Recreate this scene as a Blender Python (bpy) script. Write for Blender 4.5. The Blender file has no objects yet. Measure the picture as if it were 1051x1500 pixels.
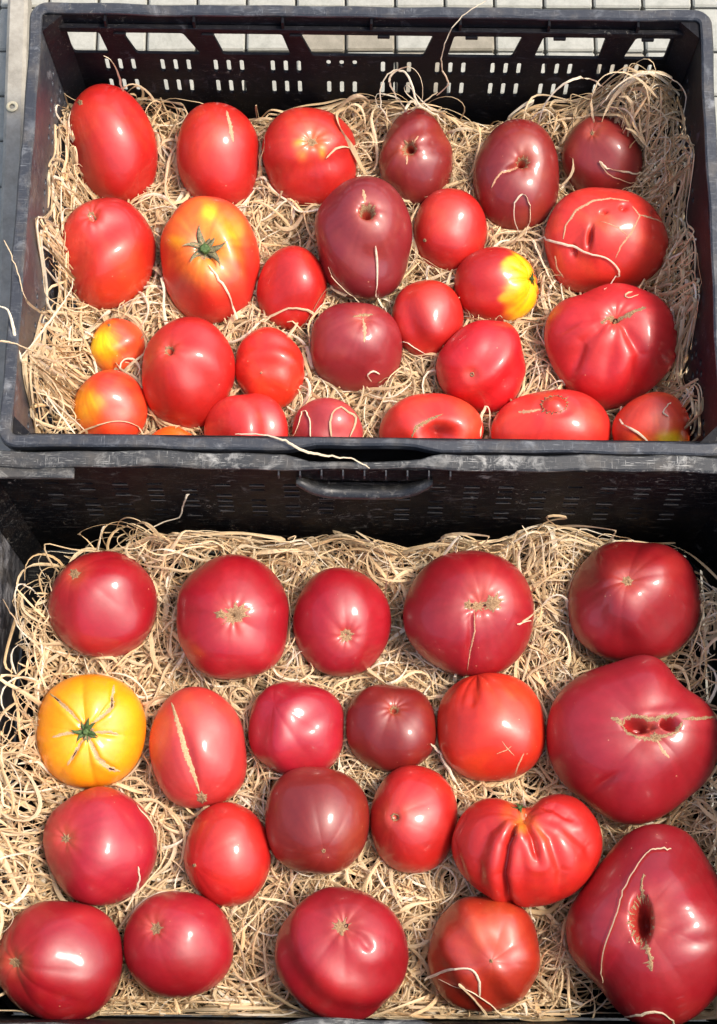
import bpy, bmesh, math, random
import numpy as np
from mathutils import Vector, Matrix
R = math.radians
random.seed(7); rng = np.random.default_rng(7)
S = bpy.context.scene
COL = S.collection

# ------------------------------------------------------------------ camera, sky, sun, exposure
RIM = 0.21                       # height of the crate rims above the ground
CAMH = 1.417                     # camera above the rims
TILT = R(17.5); FPX = 2700.0     # focal length in pixels of the 1051x1500 photograph
cam = bpy.data.cameras.new('camera'); camo = bpy.data.objects.new('camera', cam); COL.objects.link(camo)
camo.location = (0, 0, RIM + CAMH); camo.rotation_euler = (TILT, 0, 0)
cam.sensor_fit = 'VERTICAL'; cam.sensor_height = 36; cam.lens = 36 * FPX / 1500; cam.clip_end = 200; cam.clip_start = 0.02
S.camera = camo
W = bpy.data.worlds.new('World'); S.world = W; W.use_nodes = True
nt = W.node_tree; bg = nt.nodes['Background']
sky = nt.nodes.new('ShaderNodeTexSky'); sky.sky_type = 'NISHITA'; sky.sun_disc = False
SUN_EL, SUN_AZ = R(61), R(90)    # azimuth measured clockwise from +Y
sky.sun_elevation = SUN_EL; sky.sun_rotation = SUN_AZ
sky.air_density = 1.0; sky.dust_density = 4.0; sky.ozone_density = 0.6
nt.links.new(sky.outputs[0], bg.inputs[0]); bg.inputs[1].default_value = 0.15
sun = bpy.data.lights.new('sun', 'SUN'); suno = bpy.data.objects.new('sun', sun); COL.objects.link(suno)
sun.energy = 2.0; sun.angle = R(12); sun.color = (1.0, 0.93, 0.82)
sd = Vector((math.sin(SUN_AZ) * math.cos(SUN_EL), math.cos(SUN_AZ) * math.cos(SUN_EL), math.sin(SUN_EL)))
suno.rotation_euler = (-sd).to_track_quat('-Z', 'Y').to_euler()
S.view_settings.view_transform = 'Standard'; S.view_settings.look = 'None'
S.view_settings.exposure = 0.90; S.view_settings.gamma = 1.0

# ------------------------------------------------------------------ measuring helpers
CT, ST = math.cos(TILT), math.sin(TILT)
CP = np.array([0, 0, RIM + CAMH])
AX = np.array([1, 0, 0.]); AY = np.array([0, CT, ST]); AZ = np.array([0, -ST, CT])   # camera axes, AZ points back
def rays(px, py):
    px = np.asarray(px, float); py = np.asarray(py, float)
    d = ((px - 525.5) / FPX)[..., None] * AX + ((750 - py) / FPX)[..., None] * AY - AZ
    return d
def at(px, py, z):
    """point of the place at height z that the photograph shows at px, py"""
    d = rays(px, py); t = (z - CP[2]) / d[..., 2]
    return CP + d * t[..., None]
def pix(P):
    q = P - CP; k = -(q @ AZ)
    return 525.5 + FPX * (q @ AX) / k, 750 - FPX * (q @ AY) / k
def lin(c):
    c = np.asarray(c, float) / 255.
    return np.where(c <= .04045, c / 12.92, ((c + .055) / 1.055) ** 2.4)

# ------------------------------------------------------------------ object helpers
def tag(o, label=None, cat=None, group=None, kind=None):
    if label: o['label'] = label
    if cat: o['category'] = cat
    if group: o['group'] = group
    if kind: o['kind'] = kind
    return o
def empty(name, loc):
    o = bpy.data.objects.new(name, None); o.location = loc; COL.objects.link(o); return o
def link(name, me, mat=None, parent=None):
    o = bpy.data.objects.new(name, me); COL.objects.link(o)
    if mat is not None and len(me.materials) == 0: me.materials.append(mat)
    if parent is not None: o.parent = parent
    return o
def fast_mesh(name, V, F, smooth=True):
    V = np.asarray(V, np.float32); F = np.asarray(F, np.int32)
    me = bpy.data.meshes.new(name); n = F.shape[1]
    me.vertices.add(len(V)); me.vertices.foreach_set('co', V.ravel())
    me.loops.add(F.size); me.loops.foreach_set('vertex_index', F.ravel())
    me.polygons.add(len(F)); me.polygons.foreach_set('loop_start', np.arange(0, F.size, n, dtype=np.int32))
    me.polygons.foreach_set('loop_total', np.full(len(F), n, np.int32))
    me.polygons.foreach_set('use_smooth', np.full(len(F), smooth))
    me.update(calc_edges=True); me.validate()
    return me
def set_col(me, name, C):
    a = me.color_attributes.new(name, 'FLOAT_COLOR', 'POINT')
    C = np.asarray(C, np.float32)
    if C.shape[1] == 3: C = np.concatenate([C, np.ones((len(C), 1), np.float32)], 1)
    a.data.foreach_set('color', C.ravel())
def boxes(lst):
    """list of (x0,x1,y0,y1,z0,z1) as one mesh with slightly chamfered edges"""
    bm = bmesh.new()
    for b in lst:
        r = bmesh.ops.create_cube(bm, size=1)
        vs = r['verts']
        for v in vs:
            v.co = Vector(((b[0] + b[1]) / 2 + v.co.x * (b[1] - b[0]), (b[2] + b[3]) / 2 + v.co.y * (b[3] - b[2]), (b[4] + b[5]) / 2 + v.co.z * (b[5] - b[4])))
        es = list({e for v in vs for e in v.link_edges})
        m = min(b[1] - b[0], b[3] - b[2], b[5] - b[4])
        bmesh.ops.bevel(bm, geom=es, offset=m * .16, segments=1, affect='EDGES')
    me = bpy.data.meshes.new('m'); bm.to_mesh(me); bm.free(); return me

# ------------------------------------------------------------------ materials
class NT:
    def __init__(s, name):
        s.m = bpy.data.materials.new(name); s.m.use_nodes = True; s.t = s.m.node_tree
        s.b = s.t.nodes['Principled BSDF']
    def n(s, typ, **k):
        n = s.t.nodes.new(typ)
        for a, b in k.items():
            if a in n.inputs: n.inputs[a].default_value = b
            else: setattr(n, a, b)
        return n
    def l(s, a, b): s.t.links.new(a, b)
    def noise(s, vec, scale, detail=4, rough=.55, stretch=None, dist=0):
        if stretch:
            mp = s.n('ShaderNodeMapping'); mp.inputs['Scale'].default_value = stretch[:3]
            if len(stretch) > 3: mp.inputs['Rotation'].default_value = (0, 0, stretch[3])
            s.l(vec, mp.inputs[0]); vec = mp.outputs[0]
        n = s.n('ShaderNodeTexNoise'); n.inputs['Scale'].default_value = scale; n.inputs['Detail'].default_value = detail
        n.inputs['Roughness'].default_value = rough; n.inputs['Distortion'].default_value = dist
        s.l(vec, n.inputs['Vector']); return n.outputs['Fac']
    def ramp(s, f, lo, hi, a=0., b=1.):
        m = s.n('ShaderNodeMapRange'); m.inputs[1].default_value = lo; m.inputs[2].default_value = hi
        m.inputs[3].default_value = a; m.inputs[4].default_value = b; s.l(f, m.inputs[0]); return m.outputs[0]
    def mix(s, f, a, b, blend='MIX'):
        m = s.n('ShaderNodeMix', data_type='RGBA', blend_type=blend)
        for sock, v in ((m.inputs[0], f), (m.inputs[6], a), (m.inputs[7], b)):
            if hasattr(v, 'is_linked'): s.l(v, sock)
            elif isinstance(v, (int, float)): sock.default_value = v
            else: sock.default_value = (*v[:3], 1)
        return m.outputs[2]
    def math(s, op, a, b=0.):
        m = s.n('ShaderNodeMath', operation=op)
        for sock, v in ((m.inputs[0], a), (m.inputs[1], b)):
            if hasattr(v, 'is_linked'): s.l(v, sock)
            else: sock.default_value = v
        return m.outputs[0]
    def bump(s, h, strength=.3, dist=.001):
        b = s.n('ShaderNodeBump'); b.inputs['Strength'].default_value = strength; b.inputs['Distance'].default_value = dist
        s.l(h, b.inputs['Height']); s.l(b.outputs[0], s.b.inputs['Normal'])

def plastic(name, base, worn, wear_lo, wear_hi, rough=.38, dirt=(.11, .09, .065), dirt_amt=.25, scr=.5, spec=.4, specks=.35):
    m = NT(name); co = m.n('ShaderNodeTexCoord').outputs['Object']
    big = m.noise(co, 14, 5, .6)
    patch = m.ramp(m.noise(co, 55, 6, .7, dist=.6), wear_lo, wear_hi)
    s1 = m.ramp(m.noise(co, 60, 3, .6, (1, 14, 6, .15), .3), .60, .70)
    s2 = m.ramp(m.noise(co, 75, 3, .6, (12, 1, 8, -.4), .3), .62, .71)
    s3 = m.ramp(m.noise(co, 120, 2, .6, (1, 10, 10, .9), .3), .64, .72)
    sc = m.math('MAXIMUM', m.math('MAXIMUM', s1, s2), s3)
    sc = m.math('MULTIPLY', sc, m.ramp(big, .35, .62, .1, scr))
    f = m.math('MAXIMUM', m.math('MULTIPLY', patch, m.ramp(big, .4, .65, .25, 1)), sc)
    c = m.mix(f, base, worn)
    d = m.math('MULTIPLY', m.ramp(m.noise(co, 30, 8, .7), .5, .72), dirt_amt)
    c = m.mix(d, c, dirt)
    if specks:
        sp_ = m.math('MULTIPLY', m.ramp(m.noise(co, 150, 4, .75, dist=1.2), .60, .66), m.ramp(m.noise(co, 9, 3, .6), .48, .60))
        c = m.mix(m.math('MULTIPLY', sp_, specks), c, (.26, .24, .20))
    m.l(c, m.b.inputs['Base Color'])
    r = m.math('ADD', m.ramp(big, .3, .7, rough - .06, rough + .1), m.math('MULTIPLY', f, .3))
    m.l(r, m.b.inputs['Roughness'])
    m.b.inputs['Specular IOR Level'].default_value = spec
    m.bump(m.math('ADD', m.noise(co, 160, 5, .7), m.math('MULTIPLY', f, .8)), .35, .0006)
    return m.m
M_far = plastic('black_plastic', (.006, .006, .008), (.09, .09, .10), .60, .78, .5, dirt_amt=.10, scr=.3, spec=.13)
M_farrim = plastic('grey_worn_lit_plastic', (.030, .033, .040), (.24, .25, .26), .54, .78, .40, (.20, .17, .13), .35, .5)  # worn rim; on the far left wall its paler bluish tone paints in light
M_near = plastic('black_dirty_plastic', (.004, .004, .005), (.20, .19, .17), .60, .72, .5, (.045, .03, .02), .3, .4, spec=.08, specks=.7)
M_nearside = plastic('black_scuffed_plastic', (.02, .021, .026), (.30, .30, .32), .47, .68, .42, (.10, .085, .06), .5, .8)
M_nearrim = plastic('scratched_plastic', (.028, .029, .030), (.34, .33, .30), .52, .66, .5, (.13, .11, .085), .45, 1.0)

M_grip = plastic('dark_grip_plastic', (.016, .017, .019), (.2, .2, .2), .60, .75, .38, dirt_amt=.2, scr=.4)
M_lip = plastic('rubbed_plastic', (.03, .03, .03), (.24, .23, .21), .5, .62, .45)
def tomato_material():
    m = NT('tomato_skin'); co = m.n('ShaderNodeTexCoord').outputs['Object']
    at_ = m.n('ShaderNodeAttribute', attribute_name='skin').outputs['Color']
    oi = m.n('ShaderNodeObjectInfo').outputs['Random']
    n1 = m.noise(co, 38, 4, .6); n2 = m.noise(co, 260, 4, .7)
    c = m.mix(m.ramp(n1, .35, .7, 0, .22), at_, (1.0, .42, .30), 'MULTIPLY')
    hs = m.n('ShaderNodeHueSaturation'); m.l(m.ramp(n2, .3, .7, .93, 1.08), hs.inputs['Value']); m.l(c, hs.inputs['Color'])
    c = hs.outputs[0]
    v = m.n('ShaderNodeTexVoronoi', feature='F1'); v.inputs['Scale'].default_value = 105; v.inputs['Randomness'].default_value = 1
    m.l(co, v.inputs['Vector'])
    spk = m.math('MULTIPLY', m.math('LESS_THAN', v.outputs['Distance'], m.ramp(m.noise(co, 60, 2), .35, .65, .02, .07)), m.math('GREATER_THAN', m.noise(co, 26, 2), .53))
    c = m.mix(m.math('MULTIPLY', spk, .45), c, (.80, .42, .22))
    m.l(c, m.b.inputs['Base Color'])
    m.l(m.ramp(m.noise(co, 70, 5, .6), .3, .7, .42, .56), m.b.inputs['Roughness']); m.l(m.math('ADD', m.math('MULTIPLY', oi, .25), m.ramp(m.noise(co, 24, 4, .6), .35, .65, .12, .5)), m.b.inputs['Coat Weight']); m.b.inputs['Coat Roughness'].default_value = .12
    m.b.inputs['Specular IOR Level'].default_value = .68
    m.b.inputs['Subsurface Weight'].default_value = .12
    m.b.inputs['Subsurface Radius'].default_value = (1, .25, .12)
    m.b.inputs['Subsurface Scale'].default_value = .006
    m.bump(m.math('ADD', m.math('MULTIPLY', m.noise(co, 45, 3, .5), 1.0), m.math('MULTIPLY', n2, .05)), .30, .0016)
    return m.m
M_tom = tomato_material()
def simple(name, c1, c2, scale, rough=.7, bump=.4, dist=.0006, spec=.3):
    m = NT(name); co = m.n('ShaderNodeTexCoord').outputs['Object']
    f = m.ramp(m.noise(co, scale, 5, .7), .35, .65)
    m.l(m.mix(f, c1, c2), m.b.inputs['Base Color']); m.b.inputs['Roughness'].default_value = rough
    m.b.inputs['Specular IOR Level'].default_value = spec
    m.bump(m.noise(co, scale * 2, 4, .7), bump, dist); return m.m
M_scar = simple('corky_scar', (.17, .075, .035), (.50, .32, .17), 1100, .8, .9)
M_paler = simple('pale_scar', (.50, .22, .12), (.66, .40, .23), 900, .6, .6)
M_tan = simple('tan_scar', (.40, .24, .11), (.66, .47, .26), 1000, .75, .9)
M_hollow = simple('dark_hollow', (.02, .006, .004), (.06, .01, .008), 600, .6)
M_sepal = simple('dried_sepal', (.09, .085, .035), (.34, .28, .15), 700, .7, .7)
M_green = simple('green_stem', (.03, .07, .015), (.11, .17, .05), 600, .55, .7)
def straw_material():
    m = NT('wood_wool'); co = m.n('ShaderNodeTexCoord').outputs['Object']
    at_ = m.n('ShaderNodeAttribute', attribute_name='tint').outputs['Color']
    c = m.mix(m.ramp(m.noise(co, 300, 3, .6), .35, .7, 0, .14), at_, (.70, .48, .26), 'MULTIPLY')
    m.l(c, m.b.inputs['Base Color']); m.b.inputs['Roughness'].default_value = .55
    m.b.inputs['Specular IOR Level'].default_value = .35
    tr = m.n('ShaderNodeBsdfTranslucent'); m.l(c, tr.inputs[0])
    mx = m.n('ShaderNodeMixShader'); mx.inputs[0].default_value = .40
    m.l(m.b.outputs[0], mx.inputs[1]); m.l(tr.outputs[0], mx.inputs[2])
    m.l(mx.outputs[0], m.t.nodes['Material Output'].inputs[0]); return m.m
M_straw = straw_material()
M_tile = simple('concrete_sett', (.28, .28, .24), (.38, .375, .325), 90, .85, .5, .0008)
M_tile2 = simple('stained_sett', (.21, .19, .145), (.30, .27, .21), 60, .85, .5, .0008)
M_ground = simple('jointing_sand', (.19, .18, .15), (.28, .265, .22), 120, .95, .8, .002)
M_board = simple('weathered_board', (.24, .22, .18), (.36, .335, .28), 45, .85, .7, .001)
M_ring = simple('pale_ring', (.55, .48, .30), (.66, .58, .40), 300, .5)

# ------------------------------------------------------------------ the pavement and what lies on it
bm = bmesh.new(); bmesh.ops.create_grid(bm, x_segments=40, y_segments=40, size=6)
me = bpy.data.meshes.new('pavement'); bm.to_mesh(me); bm.free()
pave = link('pavement', me, M_ground); pave.location = (0, 0, -.006); tag(pave, kind='structure')
bm = bmesh.new(); bmesh.ops.create_cube(bm, size=1)
for v in bm.verts: v.co = Vector((v.co.x * .0478, v.co.y * .0478, v.co.z * .012))
bmesh.ops.bevel(bm, geom=bm.edges[:], offset=.0018, segments=1, affect='EDGES')
tile = bpy.data.meshes.new('paver'); bm.to_mesh(tile); bm.free(); tile.materials.append(M_tile)
tile2 = tile.copy(); tile2.materials.clear(); tile2.materials.append(M_tile2)
rr = random.Random(3); nt_ = 0
for j in range(0, 27):
    for i in range(-10, 11):
        x = i * .0500 + .012; y = .02 + j * .0500
        if not (y > .80 or (y > .05 and (-.50 < x < -.32 or .33 < x < .47))) or y > 1.28: continue
        if y < .80 and x < -.46: continue
        if nt_ >= 298: break
        o = link('paver', tile2 if rr.random() < .12 else tile, None, pave); nt_ += 1
        o.location = (x, y, .006 + rr.uniform(-.0012, .0012)); o.rotation_euler = (rr.uniform(-.01, .01), rr.uniform(-.01, .01), rr.uniform(-.008, .008) + rr.choice((0, 1.5708)))

P = at(17, 330, .03)
board = link('weathered_board', boxes([(-.010, .010, -.36, .26, -.022, .006)]), M_board); board.location = tuple(P)
board.rotation_euler = (0, 0, R(1.6))
tag(board, 'narrow weathered grey brown board on the pavers left of the far crate', 'board')
bm = bmesh.new(); 
for k in range(24):
    pass
def torus(R0, r0, n=24, m=8):
    V = []; F = []
    for i in range(n):
        a = 2 * math.pi * i / n
        for j in range(m):
            b = 2 * math.pi * j / m
            V.append(((R0 + r0 * math.cos(b)) * math.cos(a), (R0 + r0 * math.cos(b)) * math.sin(a), r0 * .6 * math.sin(b)))
            F.append((i * m + j, ((i + 1) % n) * m + j, ((i + 1) % n) * m + (j + 1) % m, i * m + (j + 1) % m))
    return fast_mesh('ring', V, F)
bm.free()
ring = link('ring', torus(.0042, .0017), M_ring); P = at(18, 156, .0375); ring.location = tuple(P)
tag(ring, 'small pale ring lying on the weathered board beside the far crate', 'ring')

# ------------------------------------------------------------------ crates
def capsule(cx, cy, w, h, n=4):
    """rounded slot outline"""
    r = min(w, h) / 2; pts = []
    if h >= w:
        for k in range(n + 1): a = math.pi * k / n; pts.append((cx + r * math.cos(a), cy + h / 2 - r + r * math.sin(a)))
        for k in range(n + 1): a = math.pi + math.pi * k / n; pts.append((cx + r * math.cos(a), cy - h / 2 + r + r * math.sin(a)))
    else:
        for k in range(n + 1): a = -math.pi / 2 + math.pi * k / n; pts.append((cx + w / 2 - r + r * math.cos(a), cy + r * math.sin(a)))
        for k in range(n + 1): a = math.pi / 2 + math.pi * k / n; pts.append((cx - w / 2 + r + r * math.cos(a), cy + r * math.sin(a)))
    return pts
def rounded(poly, r=.003, n=3):
    out = []; N = len(poly)
    for i in range(N):
        p = Vector(poly[i]); a = (Vector(poly[i - 1]) - p); b = (Vector(poly[(i + 1) % N]) - p)
        ra = min(r, a.length * .4); rb = min(r, b.length * .4)
        p0 = p + a.normalized() * ra; p1 = p + b.normalized() * rb
        for k in range(n + 1):
            t = k / n; out.append(tuple(p0 * (1 - t) ** 2 + p * 2 * t * (1 - t) + p1 * t * t))
    return out
def panel(name, outline, holes, thick, M, mat, parent):
    cu = bpy.data.curves.new('c', 'CURVE'); cu.dimensions = '2D'; cu.fill_mode = 'BOTH'; cu.extrude = thick / 2 - .0005; cu.bevel_depth = .0005; cu.bevel_resolution = 0
    for pl in [outline] + holes:
        sp = cu.splines.new('POLY'); sp.points.add(len(pl) - 1); sp.use_cyclic_u = True
        for q, p in zip(sp.points, pl): q.co = (p[0], p[1], 0, 1)
    tmp = bpy.data.objects.new('t', cu); COL.objects.link(tmp)
    dg = bpy.context.evaluated_depsgraph_get(); dg.update()
    me = bpy.data.meshes.new_from_object(tmp.evaluated_get(dg)); bpy.data.objects.remove(tmp)
    me.transform(M); me.materials.clear(); me.materials.append(mat)
    return link(name, me, None, parent)
def rim_path(w, d, r=.0045, n=6, step=.01):
    """points and outward normals round the inner edge of the rim"""
    P = []
    seg = [((-w/2 + r, d/2), (w/2 - r, d/2), (0, 1)), ((w/2, d/2 - r), (w/2, -d/2 + r), (1, 0)), ((w/2 - r, -d/2), (-w/2 + r, -d/2), (0, -1)), ((-w/2, -d/2 + r), (-w/2, d/2 - r), (-1, 0))]
    cen = [(w/2 - r, d/2 - r), (w/2 - r, -d/2 + r), (-w/2 + r, -d/2 + r), (-w/2 + r, d/2 - r)]
    for k, (a, b, nn) in enumerate(seg):
        L = math.dist(a, b); m = max(2, int(L / step))
        for i in range(m): t = i / m; P.append(((a[0]*(1-t)+b[0]*t, a[1]*(1-t)+b[1]*t), nn, k))
        P.append((b, nn, k))
        a0 = math.atan2(nn[1], nn[0])
        for i in range(1, n):
            a_ = a0 - math.pi / 2 * i / n; e = (math.cos(a_), math.sin(a_))
            P.append(((cen[k][0] + r * e[0], cen[k][1] + r * e[1]), e, 4))
    return P
def sweep_rim(w, d, flange, drop, notch=None, seed=0, wob=.0006):
    pts = rim_path(w, d); V = []; F = []; rg = random.Random(seed)
    ph = [rg.uniform(0, 6) for _ in range(6)]
    sec = [(0, -.0035), (0, -.0015), (.0015, 0), (1 - .0015, 0), (1, -.0018), (1, -9), (.9, -9), (.9, -.0035)]
    for k, ((x, y), nn, side) in enumerate(pts):
        fl = flange; inn = 0
        if notch and side in notch:
            a, b, cut, push = notch[side]
            s = x if side in (0, 2) else y
            q = min(max((abs(s - (a + b) / 2) - (b - a) / 2 + .014) / .028, 0), 1); q = 1 - q * q * (3 - 2 * q)
            fl = flange - cut * q; inn = -push * q
        wz = wob * (math.sin(x * 21 + y * 17 + ph[0]) + .6 * math.sin(x * 57 - y * 43 + ph[1])); wo = wob * (math.sin(x * 33 + y * 29 + ph[2]) + .7 * math.sin(x * 90 + y * 81 + ph[3]))
        for (o, z) in sec:
            off = (o if o < .5 else (fl - (1 - o) if o > .95 else fl - .0025)) + inn + wo
            zz = (-drop if z == -9 else z) + wz
            V.append((x + nn[0] * off, y + nn[1] * off, zz))
    n = len(pts); m = len(sec)
    for i in range(n):
        j = (i + 1) % n
        for k in range(m): F.append((i * m + k, i * m + (k + 1) % m, j * m + (k + 1) % m, j * m + k))
    return fast_mesh('rim', V, F, False)
def wall_matrix(side, w, d, taper, z0=-.0037):
    """maps (along, up) of a wall to the crate; taper = inward slope of the wall"""
    if side == 'back':  o = Vector((0, d/2 + .0016, z0)); s = Vector((1, 0, 0)); i = Vector((0, -1, 0))
    if side == 'front': o = Vector((0, -d/2 - .0016, z0)); s = Vector((-1, 0, 0)); i = Vector((0, 1, 0))
    if side == 'left':  o = Vector((-w/2 - .0016, 0, z0)); s = Vector((0, 1, 0)); i = Vector((1, 0, 0))
    if side == 'right': o = Vector((w/2 + .0016, 0, z0)); s = Vector((0, -1, 0)); i = Vector((-1, 0, 0))
    up = (Vector((0, 0, 1)) - i * taper).normalized(); n = s.cross(up)
    return Matrix(((s.x, up.x, n.x, o.x), (s.y, up.y, n.y, o.y), (s.z, up.z, n.z, o.z), (0, 0, 0, 1)))
HW = .195
def crate(kind, cen, rotz, w, d, flange, label):
    root = empty('plastic_crate', (cen[0], cen[1], RIM)); root.rotation_euler = (0, 0, rotz)
    tag(root, label, 'crate', 'black plastic crates of tomatoes')
    mw = M_far if kind == 'far' else M_near; mr = M_farrim if kind == 'far' else M_nearrim
    tp = .05 if kind == 'far' else .07
    for side in ('back', 'front', 'left', 'right'):
        L = (w if side in ('back', 'front') else d) / 2; b = HW * tp
        out = [(-L, -HW), (-L, 0), (L, 0), (L, -HW)]
        out = [(-L + b, -HW), (-L - .001, 0), (L + .001, 0), (L - b, -HW)]
        holes = []; lips = []
        if kind == 'far':
            if side in ('back', 'front'):
                xo = -cen[0] if side == 'back' else 0
                top = [(-.268,-.235),(-.215,-.160),(-.134,-.071),(-.055,.065),(.083,.145),(.163,.2195),(.246,.278)]
                bot = [(-.262,-.230),(-.205,-.146),(-.126,-.064),(-.045,.057),(.078,.1375),(.157,.2165),(.238,.276)]
                for (a, b_), (c, e) in (zip(top, bot) if side == 'back' else []):
                    holes.append(rounded([(a + xo, -.026), (b_ + xo, -.026), (e + xo, -.058), (c + xo, -.058)], .003))
                for g, cx in enumerate((-.222, -.171, -.122, -.0695, -.018, .032, .082, .133, .180, .231, .265)):
                    for q in (-.012, 0, .012):
                        if abs(cx + q) < .274:
                            if abs(cx) < .03: holes.append(capsule(cx + q + xo, -.070, .0048, .010))
                            else: holes.append(capsule(cx + q + xo, -.0765, .0048, .020))
                            holes.append(capsule(cx + q + xo, -.110, .0048, .022))
            else:
                for g in range(-6, 7):
                    for q in (-.0085, .0085):
                        sx = g * .0275 + q * .6
                        if abs(sx) > L - .018: continue
                        for row, (t, h) in enumerate(((.052, .0042), (.066, .0055), (.082, .008), (.104, .014), (.13, .018))):
                            if (g + row) % 4 == 3 and row < 2: continue
                            holes.append(capsule(sx + (row % 2) * .003, -t, .0064, max(h * 1.25, .0075), 3))
        else:
            n = 9 if side in ('back', 'front') else 5
            for g in range(-n, n + 1):
                cx = g * .0285 + (.004 if g > 0 else -.004)
                if abs(cx) > L - .03: continue
                hd = abs(cx) < .05 and side in ('back', 'front')
                if abs(cx) < .028 and hd and side == 'back': continue
                for row in range(5 if hd else 7):
                    t = (.062 if hd else .034) + row * .0115
                    if (g * 7 + row * 3) % 5 == 0: continue
                    holes.append(capsule(cx, -t, .0135, .0032, 3))
                    if side == 'back': lips.append((cx, t))
            if side in ('back', 'front'):
                holes.append(rounded([(-.046, -.023), (.046, -.023), (.036, -.033), (-.036, -.033)], .006))
        nm = {'back': 'back_wall', 'front': 'front_wall'}.get(side, 'side_wall')
        panel(nm, out, holes, .003, wall_matrix(side, w, d, tp), (M_nearside if (kind == 'near' and side == 'left') else M_farrim if (kind == 'far' and side == 'left') else mw), root)  # far left wall: paler plastic than its neighbours, daylight put into the colour
        if lips:
            mb = boxes([(-.0066, .0066, -.0016, 0, -.0006, .0006)])
            rl = random.Random(8)
            for cx_, t_ in lips:
                if rl.random() < .3: continue
                o = link('slot_lip', mb, M_lip, root); o.location = (cx_, d/2 - tp * t_ + .0012, -t_ - .0062)
        if side in ('back', 'front') and kind == 'far':
            for tt, pr in ((.018, .005), (.0635, .0025)):
                g = (tp * tt); yy = d/2 - g if side == 'back' else -d/2 + g; sg = -1 if side == 'back' else 1
                y0, y1 = sorted((yy + sg * .0005, yy + sg * pr))
                if tt < .03: 
                    o = link('ledge', boxes([(-w/2 + .006, w/2 - .006, y0, y1, -tt - .0035, -tt + .0035)]), mw, root)
            rb = [-.235 + .0785 * k for k in range(7)]
            if side == 'back':
                mb = boxes([(-.0012, .0012, d/2 - .0055, d/2 + .0002, -.0145, -.004)])
                for s_ in rb: link('rib', mb, mw, root).location = (s_, 0, 0)
                mb = boxes([(-.0055, .0055, d/2 - .0075, d/2 - .0012, -.0255, -.0218)])
                for s_ in rb: link('lug', mb, mw, root).location = (s_ + .011, 0, 0)
        if side in ('left', 'right'):
            g = tp * .02; xx = (w/2 - g) * (1 if side == 'right' else -1); x0, x1 = sorted((xx, xx - .003 * (1 if xx > 0 else -1)))
    # corner posts
    for sx in (-1, 1):
        for sy in (-1, 1):
            V = []; F = []
            for (t, ) in ((.0038,), (HW,)):
                g = tp * t; cx, cy = sx * (w/2 - g - .0002), sy * (d/2 - g - .0002)
                for a, b_ in ((0, 0), (.016, 0), (.013, .003), (.003, .013), (0, .016)): V.append((cx - sx * a, cy - sy * b_, -t))
            F = [(k, (k + 1) % 5, 5 + (k + 1) % 5, 5 + k) for k in range(5)]
            me = bpy.data.meshes.new('corner_post'); me.from_pydata(V, [], F + [(4, 3, 2, 1, 0), (5, 6, 7, 8, 9)]); link('corner_post', me, mw, root)
    g = tp * HW
    link('crate_floor', boxes([(-w/2 + g + .002, w/2 - g - .002, -d/2 + g + .002, d/2 - g - .002, -HW - .006, -HW - .001)]), mw, root)
    nt_ = {0: (-.052, .052, .0075, 0), 2: (-.052, .052, .006, .006)} if kind == 'near' else {2: (-.05, .05, .004, 0)}
    link('rim', sweep_rim(w, d, flange, .0105, nt_, 5 if kind == 'far' else 9, .0005 if kind == 'far' else .0009), mr, root)
    if kind == 'near':
        # curved grip lip under the hand hole of the back wall
        path = [(-.056, .019), (-.051, .021), (-.044, .025), (-.037, .031), (-.030, .0345), (-.018, .036), (0, .0365), (.018, .036), (.030, .0345), (.037, .031), (.044, .025), (.051, .021), (.056, .019)]
        V = []; F = []
        for k, (s_, t) in enumerate(path):
            y = d/2 - tp * t; e = .55 + .45 * min(1, (6 - abs(k - 6)) / 2)
            for (oy, oz) in ((0, .0015), (-.005 * e, .003), (-.010 * e, .0012), (-.011 * e, -.003), (-.009 * e, -.007), (-.002, -.008)):
                V.append((s_, y + oy - .0004, -t + oz))
        m = 6
        for i in range(len(path) - 1):
            for k in range(m): F.append((i * m + k, i * m + (k + 1) % m, (i + 1) * m + (k + 1) % m, (i + 1) * m + k))
        me = bpy.data.meshes.new('hand_grip'); me.from_pydata(V, [], F + [tuple(range(m)), tuple(range(len(V) - m, len(V)))[::-1]])
        me.polygons.foreach_set('use_smooth', [True] * len(me.polygons)); link('hand_grip', me, M_grip, root)
        mb = boxes([(-.0007, .0007, d/2 - .005, d/2 + .0004, -.013, -.0042)])
        for k in range(-4, 5): link('rib', mb, M_nearside, root).location = (k * .0175, 0, 0)
        # raised stacking bar near the left corner
        link('stacking_bar', boxes([(-w/2 - .01, -w/2 + .085, d/2 - .0085, d/2 + .002, -.0095, -.004)]), mr, root)
    return root
yb = at(525, 8, RIM)[1]; yf = at(525, 659, RIM)[1]; 
XF = at(540, 330, RIM)[0]
FL = .0105
far_c = (XF, (yb + yf) / 2); far_w = .600 - 2 * FL; far_d = (yb - yf) - 2 * FL; FROT = R(-.75)
crate('far', far_c, FROT, far_w, far_d, FL, 'far black plastic crate with slanted openings in its back wall, holding smaller tomatoes')
yn0 = yf - .0015 - .004; yn1 = at(525, 1504, RIM)[1] - FL
near_c = (.003, (yn0 + yn1) / 2); near_w = .664 - 2 * FL; near_d = (yn0 - yn1) - 2 * FL; NROT = R(-.5)
crate('near', near_c, NROT, near_w, near_d, FL + .003, 'near black plastic crate with scratched rim and hand grip, holding large crimson tomatoes')

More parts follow.
